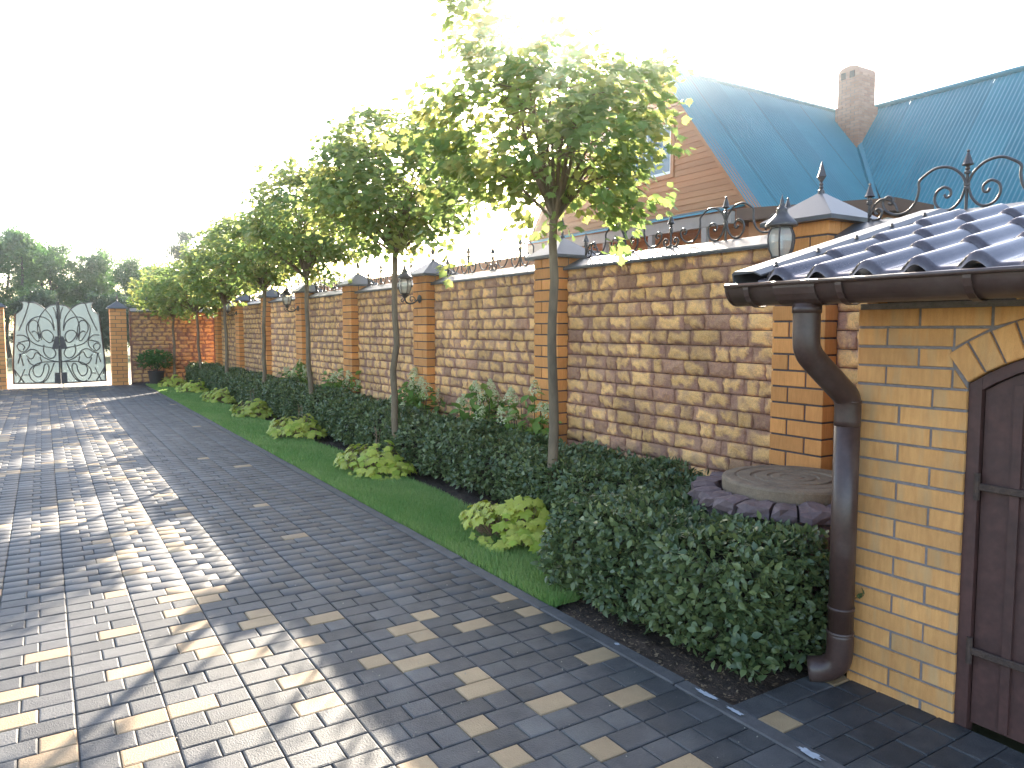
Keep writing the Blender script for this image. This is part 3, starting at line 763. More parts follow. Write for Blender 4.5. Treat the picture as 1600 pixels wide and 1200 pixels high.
def brick_poly(poly, parent, name='brick', m=None):
    """one facing brick from a (y, z) outline, standing 8 mm proud of the mortar, edges eased"""
    cy = sum(p[0] for p in poly) / len(poly); cz = sum(p[1] for p in poly) / len(poly)
    n = len(poly); bv = .0035
    def shrink(p, k): 
        d = math.hypot(p[0] - cy, p[1] - cz); f = max(0, 1 - k * 1.3 / max(d, 1e-4)); return (cy + (p[0] - cy) * f, cz + (p[1] - cz) * f)
    V = [(SX + .05, *p) for p in poly] + [(SX + bv, *p) for p in poly] + [(SX, *shrink(p, bv)) for p in poly]
    V = [(x - SX, y - cy, z - cz) for x, y, z in V]
    F = [(i * n + k, i * n + (k + 1) % n, (i + 1) * n + (k + 1) % n, (i + 1) * n + k) for i in range(2) for k in range(n)] + [tuple(2 * n + k for k in range(n))]
    MBx = MB(); MBx.add(V, F)
    return ob(name, MBx.mesh(name, m or M['brick_yellow']), parent, (SX + srr.uniform(-.002, .002), cy + srr.uniform(-.0012, .0012), cz + srr.uniform(-.001, .001)), (srr.uniform(-.004, .004), srr.uniform(-.008, .008), srr.uniform(-.006, .006)))
def circ_y(z, rad):       # half chord of the arch circle at height z
    q = rad * rad - (z - ACZ) ** 2; return math.sqrt(q) if q > 0 else 0
ncourse = int(1.58 / BCH); J = .010
def arch_bound(z):        # half width of opening plus arch ring at height z
    if z < ACZ + AR * math.cos(ANG): return .45
    if z < ACZ + AE * math.cos(ANG) + .008: return math.tan(ANG) * (z - ACZ) + .013
    return circ_y(z, AE + .011)
for i in range(ncourse + 1):
    z0 = -.035 + i * BCH; z1 = z0 + BCH - J
    if z1 < .0: z1 = .03
    if z0 > 1.56: break
    # from the door jamb outwards to the corner
    for side in (1, -1):
        edges = [.12, .25] if i % 2 == 0 else [.25, .12]
        y = DY1 if side == 1 else DY0; lim = SY if side == 1 else .12
        k = 0
        if z1 > 1.30:                                    # above springing: courses carry on over the arch
            y = DC + (0 if i % 2 else .06) if side == 1 else DC - (.19 if i % 2 else .13) + .0
            seq = [.25] * 9
            if side == -1: continue
            seqs = []
            yy = SY - (.25 if i % 2 == 0 else .12)
            rows_ = [(SY - (.25 if i % 2 == 0 else .12) , SY)]
            while yy > .15: rows_.append((yy - J - .25, yy - J)); yy -= .25 + J
            for (a, c) in rows_:
                a = max(a, .12)
                e0, e1 = arch_bound(z0), arch_bound(z1)
                for (p, q, sgn) in ((max(a, DC), c, 1), (a, min(c, DC), -1)):
                    if e0 == 0 and e1 == 0:
                        if sgn == 1: brick_poly([(a, z0), (c, z0), (c, z1), (a, z1)], shed)
                        continue
                    if sgn == 1 and c > DC + max(e0, e1) * .0 + min(e0, e1) + .02:
                        l0, l1 = max(a, DC + e0), max(a, DC + e1)
                        if c - l0 > .015 or c - l1 > .03: brick_poly([(min(l0, c - .002), z0), (c, z0), (c, z1), (min(l1, c - .002), z1)], shed)
                    if sgn == -1 and a < DC - min(e0, e1) - .02:
                        l0, l1 = min(c, DC - e0), min(c, DC - e1)
                        if l0 - a > .015 or l1 - a > .03: brick_poly([(a, z0), (max(l0, a + .002), z0), (max(l1, a + .002), z1), (a, z1)], shed)
            continue
        while (lim - y) * side > .03:
            l = edges[k % 2]; k += 1
            e = y + side * l
            if (lim - e) * side < .09: e = lim
            a, c = min(y, e), max(y, e)
            # keep clear of the arch's first voussoirs
            zt = z1
            poly = [(a, z0), (c, z0), (c, z1), (a, z1)]
            brick_poly(poly, shed); y = e + side * J
# arch of bricks on edge
nv = 13
for k in range(nv):
    a0 = -ANG + 2 * ANG * k / nv; a1 = -ANG + 2 * ANG * (k + 1) / nv; g = .0045 / AR
    P = [(DC + r_ * math.sin(a), ACZ + r_ * math.cos(a)) for r_, a in ((AR, a0 + g), (AR, a1 - g), (AE, a1 - g), (AE, a0 + g))]
    o_ = brick_poly(P, shed, 'arch_brick'); o_.location.x -= .004
# bricks on the far side wall, facing the well
for i in range(ncourse + 3):
    z0 = -.035 + i * BCH; z1 = z0 + BCH - J
    if z1 < .02 or z1 > 1.66: continue
    x = SX + .055 if i % 2 else SX + .055; k = 0
    jb = None
    xs = x
    while xs < 3.93:
        l = .12 if (k == 0 and i % 2) else .25; k += 1
        xe = min(xs + l, 3.945)
        if xe - xs > .03:
            MB().bbox(xs, xe, SY - .05, SY, z0, z1, .003).build('brick', M['brick_yellow'], shed)
        xs = xe + J
# door: steel frame, two leaves, straps
MB().prism([(DY1, -.02), (DY1, 1.298), (DY1 - .045, 1.32), (DY1 - .045, -.02)], 'x', SX + .015, SX + .06).build('door_frame', M['door_metal'], shed)
MB().prism([(DY0, -.02), (DY0, 1.298), (DY0 + .045, 1.32), (DY0 + .045, -.02)], 'x', SX + .015, SX + .06).build('door_frame', M['door_metal'], shed)
bm_ = MB(); n = 12
for k in range(n):
    a0 = -ANG + 2 * ANG * k / n; a1 = -ANG + 2 * ANG * (k + 1) / n
    bm_.prism([(DC + r_ * math.sin(a), ACZ + r_ * math.cos(a)) for r_, a in ((AR - .004, a0), (AR - .004, a1), (AR - .045, a1), (AR - .045, a0))], 'x', SX + .017, SX + .058)
bm_.build('door_frame', M['door_metal'], shed)
for (ya, yb) in ((DY1 - .050, DC + .004), (DC - .004, DY0 + .050)):
    d = MB(); top = [(ya + (yb - ya) * k / 6) for k in range(7)]
    d.prism([(ya, .02)] + [(y, ACZ + math.sqrt((AR - .05) ** 2 - (y - DC) ** 2)) for y in top] + [(yb, .02)], 'x', SX + .034, SX + .05)
    s = 1 if yb > ya else -1
    door = d.build('door', M['door_metal'], shed)
    MB().box(SX + .022, SX + .033, min(ya + .1 * s, ya + .13 * s), max(ya + .1 * s, ya + .13 * s), .03, 1.30).build('stiffener', M['door_metal'], door)
    for zz in (.30, .92):
        MB().bbox(SX + .008, SX + .0215, min(ya - .012 * s, ya + .30 * s), max(ya - .012 * s, ya + .30 * s), zz - .013, zz + .013, .003).build('hinge_strap', M['rust'], door)
        MB().tube([(SX + .012, ya - .006 * s, zz - .05), (SX + .012, ya - .006 * s, zz + .05)], .011, 8).build('hinge_pin', M['rust'], door)
# roof of metal tiles
EX, EZ, TX, TZ = 2.535, 1.690, 3.93, 2.060
RL = math.hypot(TX - EX, TZ - EZ); RA = math.atan2(TZ - EZ, TX - EX)
roof = MB().box(0, RL, .15, 2.20, -.035, -.02).mesh('roof', M['brown_metal'])
roof_o = ob('roof', roof, shed, (EX, 0, EZ), (0, -RA, 0))
def tile_mesh(pitch=.1885, step=.352):
    nyy, V, F = 14, [], []
    def wave(u): 
        c = math.cos(2 * PI * (u - .5)); return .044 * max(0, (c + .35) / 1.35) ** 1.15
    ss = [(-.012, -.012, 1.0), (-.004, .012, 1.0), (.03, .014, 1.0), (step * .5, .007, 1.0), (step - .02, .0, 1.0)]
    for (s, dz, k) in ss:
        for i in range(nyy + 1):
            u = i / nyy; V.append((s, u * pitch, wave(u) * k + dz))
    for j in range(len(ss) - 1):
        for i in range(nyy):
            a = j * (nyy + 1) + i; F.append((a, a + 1, a + nyy + 2, a + nyy + 1))
    return MB().add(V, F).mesh('roof_tile', M['tile_metal'], False)
tme = tile_mesh()
for p in tme.polygons: p.use_smooth = True
for i in range(10):
    for j in range(4):
        ob('roof_tile', tme, roof_o, (-.02 + j * .352 + .012, 2.08 - (i + 1) * .1885, 0), None, (1 if j < 3 else (RL - 3 * .352) / .352, 1, 1))
# verge flashing with screws
b = MB(); b.prism([(2.065, .035), (2.10, .052), (2.20, .055), (2.215, .045), (2.215, -.045), (2.208, -.045), (2.208, .040), (2.10, .044), (2.065, .028)], 'x', -.01, RL + .02)
b.build('verge_flashing', M['coping'], roof_o)
for k in range(5): MB().lathe([(0, .018), (.006, .016), (.007, .006), (.011, .004), (.011, 0)], 7, (.12 + k * .29, 2.085, .045)).build('screw', M['iron'], roof_o)
# gutter
GX, GZ, GR = 2.555, 1.675, .082
g = MB(); n = 14
prof = [(GX - GR * math.cos(a), GZ - GR * math.sin(a)) for a in np.linspace(0, PI, n)]
V = []; F = []
for (r_) in (1.0,):
    for y in (.10, 2.205):
        for (x, z) in prof: V.append((x, y, z))
    for y in (.10, 2.205):
        for (x, z) in prof: V.append((GX + (x - GX) * .94, y, GZ + (z - GZ) * .94))
for i in range(n - 1):
    F += [(i, i + 1, n + i + 1, n + i), (2 * n + i, 3 * n + i, 3 * n + i + 1, 2 * n + i + 1), (n + i, n + i + 1, 3 * n + i + 1, 3 * n + i)]
g.add(V, F); g.tube([(GX - GR - .004, .10, GZ + .003), (GX - GR - .004, 2.21, GZ + .003)], .0095, 8)
gut = g.build('gutter', M['brown_metal'], shed)
for p in gut.data.polygons: p.use_smooth = True
e = MB(); e.prism([(x, z) for x, z in prof], 'y', 2.197, 2.217); e.build('end_cap', M['brown_metal'], gut)
def gutter_band(y0, y1, k, name):
    e = MB(); P = [(GX - GR * k * math.cos(a), GZ - GR * k * math.sin(a)) for a in np.linspace(-.12, PI + .1, 12)]
    P2 = [(GX - GR * (k - .03) * math.cos(a), GZ - GR * (k - .03) * math.sin(a)) for a in np.linspace(PI + .1, -.12, 12)]
    e.prism(P + P2, 'y', y0, y1); e.build(name, M['brown_metal'], gut)
for y in (2.10, 1.677, 1.229, .75, .3): gutter_band(y - .013, y + .013, 1.09, 'bracket')
gutter_band(1.78, 1.965, 1.06, 'outlet_sleeve')
# downpipe
b = MB()
pp = [(GX, 1.868, 1.60), (GX, 1.868, 1.53), (GX, 1.866, 1.44), (GX + .012, 1.864, 1.405), (GX + .045, 1.860, 1.370), (GX + .175, 1.842, 1.265), (GX + .222, 1.836, 1.225), (GX + .236, 1.834, 1.185), (GX + .237, 1.834, 1.10)]
b.tube(crom(pp, 4), .052, 18)
dp = thing('downpipe', 'dark brown round downpipe at the corner of the brick shed', 'downpipe', (0, 0, 0))
pipe_top = b.build('offset_bend', M['brown_metal'], dp, True)
b = MB(); px_, py_ = GX + .237, 1.834
b.tube([(px_, py_, 1.185), (px_, py_, .17)], .0505, 20); b.build('pipe', M['brown_metal'], dp, True)
b = MB(); b.tube(crom([(px_, py_, .23), (px_, py_, .14), (px_ - .004, py_ + .012, .09), (px_ - .025, py_ + .045, .055), (px_ - .06, py_ + .10, .040)], 4), .054, 18); b.build('shoe', M['brown_metal'], dp, True)
for z in (.225, .33, 1.20): MB().tube([(px_, py_, z - .006), (px_, py_, z + .006)], .0545, 20).build('collar', M['brown_metal'], dp, True)
MB().tube([(GX, 1.868, 1.560), (GX, 1.868, 1.59)], .056, 18).build('outlet_collar', M['brown_metal'], dp, True)

# a sprig growing out of the corner behind the pipe
sp = thing('sprig', 'tiny green sprig of leaves against the shed bricks beside the downpipe', 'sprig', (2.86, 1.80, .36))
MB().tube([(.03, .05, -.02), (.0, .02, .0), (-.012, -.03, .03)], [.002, .0016, .001], 4).build('stem', M['bark_dark'], sp)
SPR = MB().add([(0, 0, 0), (.26, .30, .07), (.27, .58, .06), (0, 1, -.06), (-.27, .58, .06), (-.26, .30, .07), (0, .45, -.02)], [(6, 0, 1), (6, 1, 2), (6, 2, 3), (6, 3, 4), (6, 4, 5), (6, 5, 0)], .3).mesh('leaf', M['hedge'])
for (p, e) in (((-.012, -.03, .03), (1.2, .4, .2)), ((-.005, -.01, .015), (.6, -.9, 1.2)), ((-.004, .0, .01), (1.9, .6, -1.2)), ((0, .02, .0), (.9, 1.2, 2.3))): ob('leaf', SPR, sp, p, e, (.036, .036, .036))

# ================================================================== WELL
WC = (3.45, 2.58)
well = thing('stone_well', 'round purple stone well ring with pale concrete lid beside the shed', 'well', (WC[0], WC[1], 0))
wr = np.random.default_rng(21)
MB().lathe([(.50, -.1), (.50, .56), (.3, .57), (0, .57)], 28).build('ring_core', M['mortar'], well)
def rough_block(r0, r1, a0, a1, z0, z1, parent, name):
    nx, ny, nz = 3, 4, 3; V = []; idx = {}; F = []
    for i in range(nx):
        for j in range(ny):
            for k in range(nz):
                if 0 < i < nx - 1 and 0 < j < ny - 1 and 0 < k < nz - 1: continue
                r_ = r0 + (r1 - r0) * i / (nx - 1); a = a0 + (a1 - a0) * j / (ny - 1); z = z0 + (z1 - z0) * k / (nz - 1)
                # round the outer corners
                e = (i == nx - 1) + (j in (0, ny - 1)) + (k == nz - 1)
                q = .010 * max(0, e - 1)
                r_ += wr.normal(0, .008) - q * (i == nx - 1); z += wr.normal(0, .005) - q * .8 * (k == nz - 1)
                idx[(i, j, k)] = len(V); V.append((r_ * math.cos(a), r_ * math.sin(a), z))
    def quad(f): F.append(f)
    for i in range(nx - 1):
        for j in range(ny - 1):
            for k in (0, nz - 1): quad((idx[(i, j, k)], idx[(i + 1, j, k)], idx[(i + 1, j + 1, k)], idx[(i, j + 1, k)]))
        for k in range(nz - 1):
            for j in (0, ny - 1): quad((idx[(i, j, k)], idx[(i + 1, j, k)], idx[(i + 1, j, k + 1)], idx[(i, j, k + 1)]))
    for j in range(ny - 1):
        for k in range(nz - 1):
            for i in (0, nx - 1): quad((idx[(i, j, k)], idx[(i, j + 1, k)], idx[(i, j + 1, k + 1)], idx[(i, j, k + 1)]))
    return MB().add(V, F).build(name, M['wellstone'], parent)
a = 0.0
while a < 2 * PI - .05:
    da = min(wr.uniform(.24, .36), 2 * PI - a)
    rough_block(.40, .545 + wr.uniform(-.012, .012), a + .012, a + da - .012, .565, .632 + wr.uniform(-.006, .006), well, 'stone'); a += da
for zz in (.40, .235, .07):
    a = wr.uniform(0, .2); a_end = a + 2 * PI
    while a < a_end - .05:
        da = min(wr.uniform(.30, .46), a_end - a)
        rough_block(.44, .525, a + .012, a + da - .012, zz, zz + .152, well, 'stone'); a += da
lidp = [(0, .690), (.055, .690), (.06, .686), (.07, .686), (.075, .690), (.12, .690), (.126, .684), (.14, .684), (.146, .690), (.21, .688), (.217, .680), (.236, .680), (.243, .688), (.31, .688), (.316, .683), (.326, .683), (.332, .688), (.385, .686), (.398, .682), (.404, .672), (.402, .612), (.0, .612)]
lid = MB().lathe([(q * .93, z) for q, z in lidp], 56); lid.build('lid', M['lid'], well)

# ================================================================== FOLIAGE
def leaf_template(kind):
    if kind == 'maple':
        half = [(.07, -.02), (.30, -.10), (.27, .05), (.50, .13), (.44, .24), (.62, .44), (.42, .42), (.34, .48), (.40, .66), (.22, .62), (.13, .72)]
        out = [(0, .0)] + half + [(0, 1.0)] + [(-x, y) for x, y in half[::-1]]
        V = [(0, .32, 0.0)] + [(x, y, -.22 * abs(x) - .18 * max(0, y - .45)) for x, y in out]
        n = len(out); return np.array(V), np.array([(0, k + 1, (k + 1) % n + 1) for k in range(n)])
    if kind == 'maple_low':
        half = [(.30, -.08), (.28, .06), (.58, .40), (.32, .46), (.36, .64), (.14, .68)]
        out = [(0, .0)] + half + [(0, 1.0)] + [(-x, y) for x, y in half[::-1]]
        V = [(0, .32, 0.0)] + [(x, y, -.22 * abs(x) - .18 * max(0, y - .45)) for x, y in out]
        n = len(out); return np.array(V), np.array([(0, k + 1, (k + 1) % n + 1) for k in range(n)])
    if kind == 'ovate':
        V = [(0, 0, 0), (.26, .30, .07), (.27, .58, .06), (0, 1, -.06), (-.27, .58, .06), (-.26, .30, .07), (0, .45, -.02)]
        return np.array(V), np.array([(6, 0, 1), (6, 1, 2), (6, 2, 3), (6, 3, 4), (6, 4, 5), (6, 5, 0)])
    if kind == 'diamond':
        V = [(0, 0, 0), (.33, .5, .08), (0, 1, 0), (-.33, .5, .08)]
        return np.array(V), np.array([(0, 1, 2), (0, 2, 3)])
    if kind == 'clump':      # a spray of three leaves
        V = []; F = []
        for k, (a, s) in enumerate(((0, 1), (1.9, .85), (-2.0, .8))):
            c, q = math.cos(a), math.sin(a)
            for (x, y, z) in ((0, 0, 0), (.28, .45, .1), (0, 1, -.08), (-.28, .45, .1)):
                V.append(((x * c - y * q) * s, (x * q + y * c) * s, z + .05 * k))
            F += [(4 * k, 4 * k + 1, 4 * k + 2), (4 * k, 4 * k + 2, 4 * k + 3)]
        return np.array(V), np.array(F)
def norm(v): return v / np.maximum(np.linalg.norm(v, axis=-1, keepdims=True), 1e-9)
def scatter(kind, P, tip, nrm, size):
    TV, TF = leaf_template(kind); n = len(P)
    t = norm(tip); x = norm(np.cross(t, nrm)); z = np.cross(x, t)
    s = np.broadcast_to(size, (n,))[:, None, None]
    V = P[:, None] + s * (TV[None, :, :1] * x[:, None] + TV[None, :, 1:2] * t[:, None] + TV[None, :, 2:] * z[:, None])
    F = (TF[None] + len(TV) * np.arange(n)[:, None, None]).reshape(-1, 3)
    return V.reshape(-1, 3), F, len(TV)

# ---- ball maples
def maple(x, y, zb, rx, hgt, label, seed, n, size, kind, lean=0.0, lobes=None, gap=.0):
    r = np.random.default_rng(seed)
    t = thing('maple_tree', label, 'tree', (x, y, 0), 0, 'ball maples along the lawn')
    zc = zb + hgt * .47
    b = MB(); k = 9
    path = [(r.normal(0, .008) + lean * (i / k), r.normal(0, .008), -.03 + (zb + .22) * i / k) for i in range(k + 1)]
    b.tube(crom(path, 2), [.040 - .012 * i / (2 * k) + (.010 if i < 2 else 0) for i in range(2 * k + 1)], 9)
    top = np.array(path[-1]) - np.array([0, 0, .12])
    b.build('trunk', M['bark'], t, True)
    # limbs fanning up from the graft
    lb = MB(); tips = []
    for i in range(22):
        a = 2 * PI * i / 22 * 2.618 * 1.0 + r.uniform(-.2, .2); el = r.uniform(.25, 1.35)
        L = r.uniform(.75, 1.0)
        d = np.array([math.cos(a) * math.cos(el) * rx, math.sin(a) * math.cos(el) * rx, math.sin(el) * hgt * .80]) * L
        mid = top + d * .5 + np.array([0, 0, .10]) + r.normal(0, .04, 3); end = top + d + np.array([0, 0, .05])
        lb.tube(crom([tuple(top), tuple(mid), tuple(end)], 4), [.016, .014, .013, .011, .009, .008, .006, .005, .003], 5)
        for q in (.45, .62, .78, .92):
            for s_ in range(2):
                p0 = top + d * q + np.array([0, 0, .08]); e = p0 + r.normal(0, .16, 3) * np.array([1, 1, .7]); tips.append(e)
                lb.tube([tuple(p0), tuple(e)], [.005, .002], 4)
        tips.append(end)
    lb.build('branches', M['bark'], t)
    # leaf clusters spread over the crown's shell
    nc = int(n / 16); C = []
    while len(C) < nc:
        v = norm(r.normal(0, 1, 3)[None])[0]; q = r.uniform(.30, 1.0) ** .55
        p = v * q
        if p[2] < -.55 and r.random() < .75: continue
        az = math.atan2(p[1], p[0]); bulge = 1 + .10 * math.sin(3 * az + seed) + .08 * math.sin(5 * az + 2 * seed + p[2] * 3)
        if gap and math.sin(4 * az + seed) * math.sin(5 * p[2] + seed * 2) > 1 - gap: continue
        zz = p[2] * (hgt * .53 if p[2] > 0 else hgt * .47)
        C.append((p[0] * rx * bulge + lean, p[1] * rx * bulge, zc + zz))
    C = np.array(C)
    if lobes:
        extra = []
        for (lx, ly, lz, lr, m_) in lobes:
            extra.append(np.array([lx, ly, lz]) + r.normal(0, lr, (m_, 3)) * np.array([1, 1, 1.25]))
        C = np.concatenate([C] + extra)
    per = 16
    P = (C[:, None] + r.normal(0, .075, (len(C), per, 3)) * np.array([1, 1, .65])).reshape(-1, 3)
    ctone = r.random(len(C)) ** 2.8
    outd = P - np.array([lean, 0, zc - .25 * hgt]); outd[:, 2] *= .35
    tip = norm(outd) + r.normal(0, .55, P.shape) + np.array([0, 0, -.55])
    nrm = norm(norm(P - np.array([lean, 0, zc])) * .55 + np.array([0, 0, .9]) + r.normal(0, .38, P.shape))
    V, F, k = scatter(kind, P, tip, nrm, size * r.uniform(.7, 1.15, len(P)))
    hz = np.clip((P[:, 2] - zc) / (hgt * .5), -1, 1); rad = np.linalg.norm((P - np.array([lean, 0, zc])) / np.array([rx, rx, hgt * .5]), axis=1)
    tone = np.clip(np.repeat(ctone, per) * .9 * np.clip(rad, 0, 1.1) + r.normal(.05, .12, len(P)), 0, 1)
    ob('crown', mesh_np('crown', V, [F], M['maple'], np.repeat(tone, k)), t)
    return t
maple(3.06, 4.30, 2.18, .80, 1.34, 'nearest ball maple, tallest and brightest, beside the near hedge', 101, 4200, .068, 'maple', 0,
      lobes=[(-.46, .29, 3.50, .13, 22), (-.50, .31, 3.78, .09, 14), (.52, -.33, 3.18, .13, 18), (.46, -.29, 2.42, .12, 14), (-.66, .40, 2.80, .14, 20), (-.60, .40, 2.40, .12, 12)], gap=.5)
maple(3.18, 7.42, 2.22, .92, 1.58, 'second ball maple from the shed, dense dark round crown', 102, 8200, .068, 'maple', .03, gap=.3)
maple(3.30, 10.72, 2.14, .92, 1.74, 'third ball maple from the shed, before the fifth brick pillar', 103, 7200, .072, 'maple_low', -.05, gap=.3)
maple(3.28, 13.50, 2.10, 1.02, 1.52, 'fourth ball maple from the shed, in the middle of the row', 104, 6400, .076, 'maple_low', .06, gap=.35)
maple(3.32, 16.75, 1.92, .86, 1.72, 'fifth ball maple from the shed, third from the gate end', 105, 5600, .08, 'maple_low')
maple(3.30, 19.70, 1.80, 1.0, 1.42, 'sixth ball maple from the shed, last but one before the gate wall', 106, 5000, .083, 'maple_low', -.07)
maple(2.96, 21.60, 1.72, .95, 1.55, 'farthest ball maple, in front of the end wall by the gate', 107, 5000, .083, 'maple_low')

# ---- clipped hedges
def hedge_leaves(boxes, seed, dens, size, kind):
    """boxes: (x0,x1,y0,y1,h); leaves over top and all sides, a few centimetres deep"""
    r = np.random.default_rng(seed); Ps = []; Ns = []
    for (x0, x1, y0, y1, h) in boxes:
        faces = [((x1 - x0) * (y1 - y0), 'top'), ((y1 - y0) * h, 'x0'), ((y1 - y0) * h * .5, 'x1'), ((x1 - x0) * h, 'y0'), ((x1 - x0) * h * .7, 'y1')]
        for area, f in faces:
            n = int(area * dens); a, b = r.random(n), r.random(n); dep = np.abs(r.normal(0, .045, n)) - .03
            zlow = .03
            if f == 'top': P = np.stack([x0 + a * (x1 - x0), y0 + b * (y1 - y0), h - dep], -1); N_ = np.tile([0, 0, 1.0], (n, 1))
            elif f == 'x0': P = np.stack([x0 + dep, y0 + a * (y1 - y0), zlow + b * (h - zlow)], -1); N_ = np.tile([-1.0, 0, .25], (n, 1))
            elif f == 'x1': P = np.stack([x1 - dep, y0 + a * (y1 - y0), zlow + b * (h - zlow)], -1); N_ = np.tile([1.0, 0, .25], (n, 1))
            elif f == 'y0': P = np.stack([x0 + a * (x1 - x0), y0 + dep, zlow + b * (h - zlow)], -1); N_ = np.tile([0, -1.0, .25], (n, 1))
            else: P = np.stack([x0 + a * (x1 - x0), y1 - dep, zlow + b * (h - zlow)], -1); N_ = np.tile([0, 1.0, .25], (n, 1))
            # round the shoulders and make the clipped faces billow
            cxm = (x0 + x1) / 2; up = np.clip((P[:, 2] - (h - .14)) / .14, 0, 1)
            P[:, 0] += (cxm - P[:, 0]) * .13 * up ** 2
            lo = np.clip(1 - P[:, 2] / .16, 0, 1); P[:, 0] += np.where(f == 'x0', .06, 0) * lo * np.sign(cxm - P[:, 0]); 
            bil = .05 * np.sin(P[:, 1] * 5.1 + seed) * np.cos(P[:, 2] * 9 + P[:, 1] * 2.3) + .02 * np.sin(P[:, 1] * 13 + P[:, 0] * 11)
            P += norm(N_) * bil[:, None]
            Ps.append(P); Ns.append(N_)
    for (x0, x1, y0, y1, h) in boxes:                  # loose shoots
        for k in range(int((x1 - x0 + h) * (y1 - y0) * dens * .012)):
            if r.random() < .6: p0 = np.array([r.uniform(x0 + .06, x1 - .06), r.uniform(y0, y1), h - .03]); d = np.array([r.normal(0, .35), r.normal(0, .35), 1.0])
            else: p0 = np.array([x0 + .02, r.uniform(y0, y1), r.uniform(.12, h)]); d = np.array([-1.0, r.normal(0, .4), r.uniform(.2, .9)])
            d /= np.linalg.norm(d); q = np.linspace(.02, r.uniform(.05, .12), 6)[:, None]
            Ps.append(p0 + d * q + r.normal(0, .009, (6, 3))); Ns.append(np.tile(d + np.array([0, 0, .4]), (6, 1)))
    P = np.concatenate(Ps); N_ = norm(np.concatenate(Ns)); n = len(P)
    nr = norm(N_ * .8 + np.array([0, 0, .5]) + r.normal(0, .45, (n, 3)))
    tip = norm(N_) * .5 + r.normal(0, .7, (n, 3)) + np.array([0, 0, .1])
    # sprigs that stick out
    V, F, k = scatter(kind, P, tip, nr, size * r.uniform(.6, 1.25, n))
    clump = .5 + .5 * np.sin(P[:, 1] * 7.3 + seed) * np.sin(P[:, 0] * 9.1 + P[:, 2] * 8)
    tone = np.clip(r.random(n) ** 2.4 * .85 + .22 * clump + .4 * (r.random(n) < .05), 0, 1)
    return V, F, np.repeat(tone, k), P, N_
def hedge(name, label, boxes, seed, dens, size, kind):
    t = thing(name, label, 'hedge', (boxes[0][0], boxes[0][2], 0), 0)
    o = np.array([boxes[0][0], boxes[0][2], 0])
    V, F, T, P, N_ = hedge_leaves(boxes, seed, dens, size, kind)
    ob('foliage', mesh_np('foliage', V - o, [F], M['hedge'], T), t)
    b = MB()
    for (x0, x1, y0, y1, h) in boxes: b.box(x0 + .10 - o[0], x1 - .08 - o[0], y0 + .10 - o[1], y1 - .08 - o[1], .06, h - .09)
    b.build('inner_twigs', M['twig'], t)
    s = MB(); r = np.random.default_rng(seed + 1)
    for (x0, x1, y0, y1, h) in boxes:
        for k in range(int((y1 - y0) * 14)):
            x, y = r.uniform(x0 + .05, x1 - .05), r.uniform(y0 + .05, y1 - .05)
            s.tube([(x - o[0], y - o[1], -.04), (x - o[0] + r.normal(0, .03), y - o[1] + r.normal(0, .03), h * .5), (x - o[0] + r.normal(0, .07), y - o[1] + r.normal(0, .07), h + r.uniform(-.08, .05))], [.006, .004, .0015], 4)
    s.build('stems', M['bark_dark'], t)
    return t
hedge('clipped_hedge', 'low dark clipped hedge block at the kerb, before the shed downpipe', [(2.42, 3.02, 2.02, 3.42, .50)], 31, 5200, .043, 'ovate')
hedge('clipped_hedge', 'low clipped hedge behind the nearest maple trunk, beside the well', [(2.98, 3.80, 3.20, 4.75, .50)], 32, 4200, .043, 'ovate')
hedge('clipped_hedge', 'long clipped hedge running along the stone fence to the gate end', [(3.20, 3.78, 4.72, 9.5, .50), (3.24, 3.78, 9.4, 21.4, .52)], 33, 2600, .052, 'diamond')

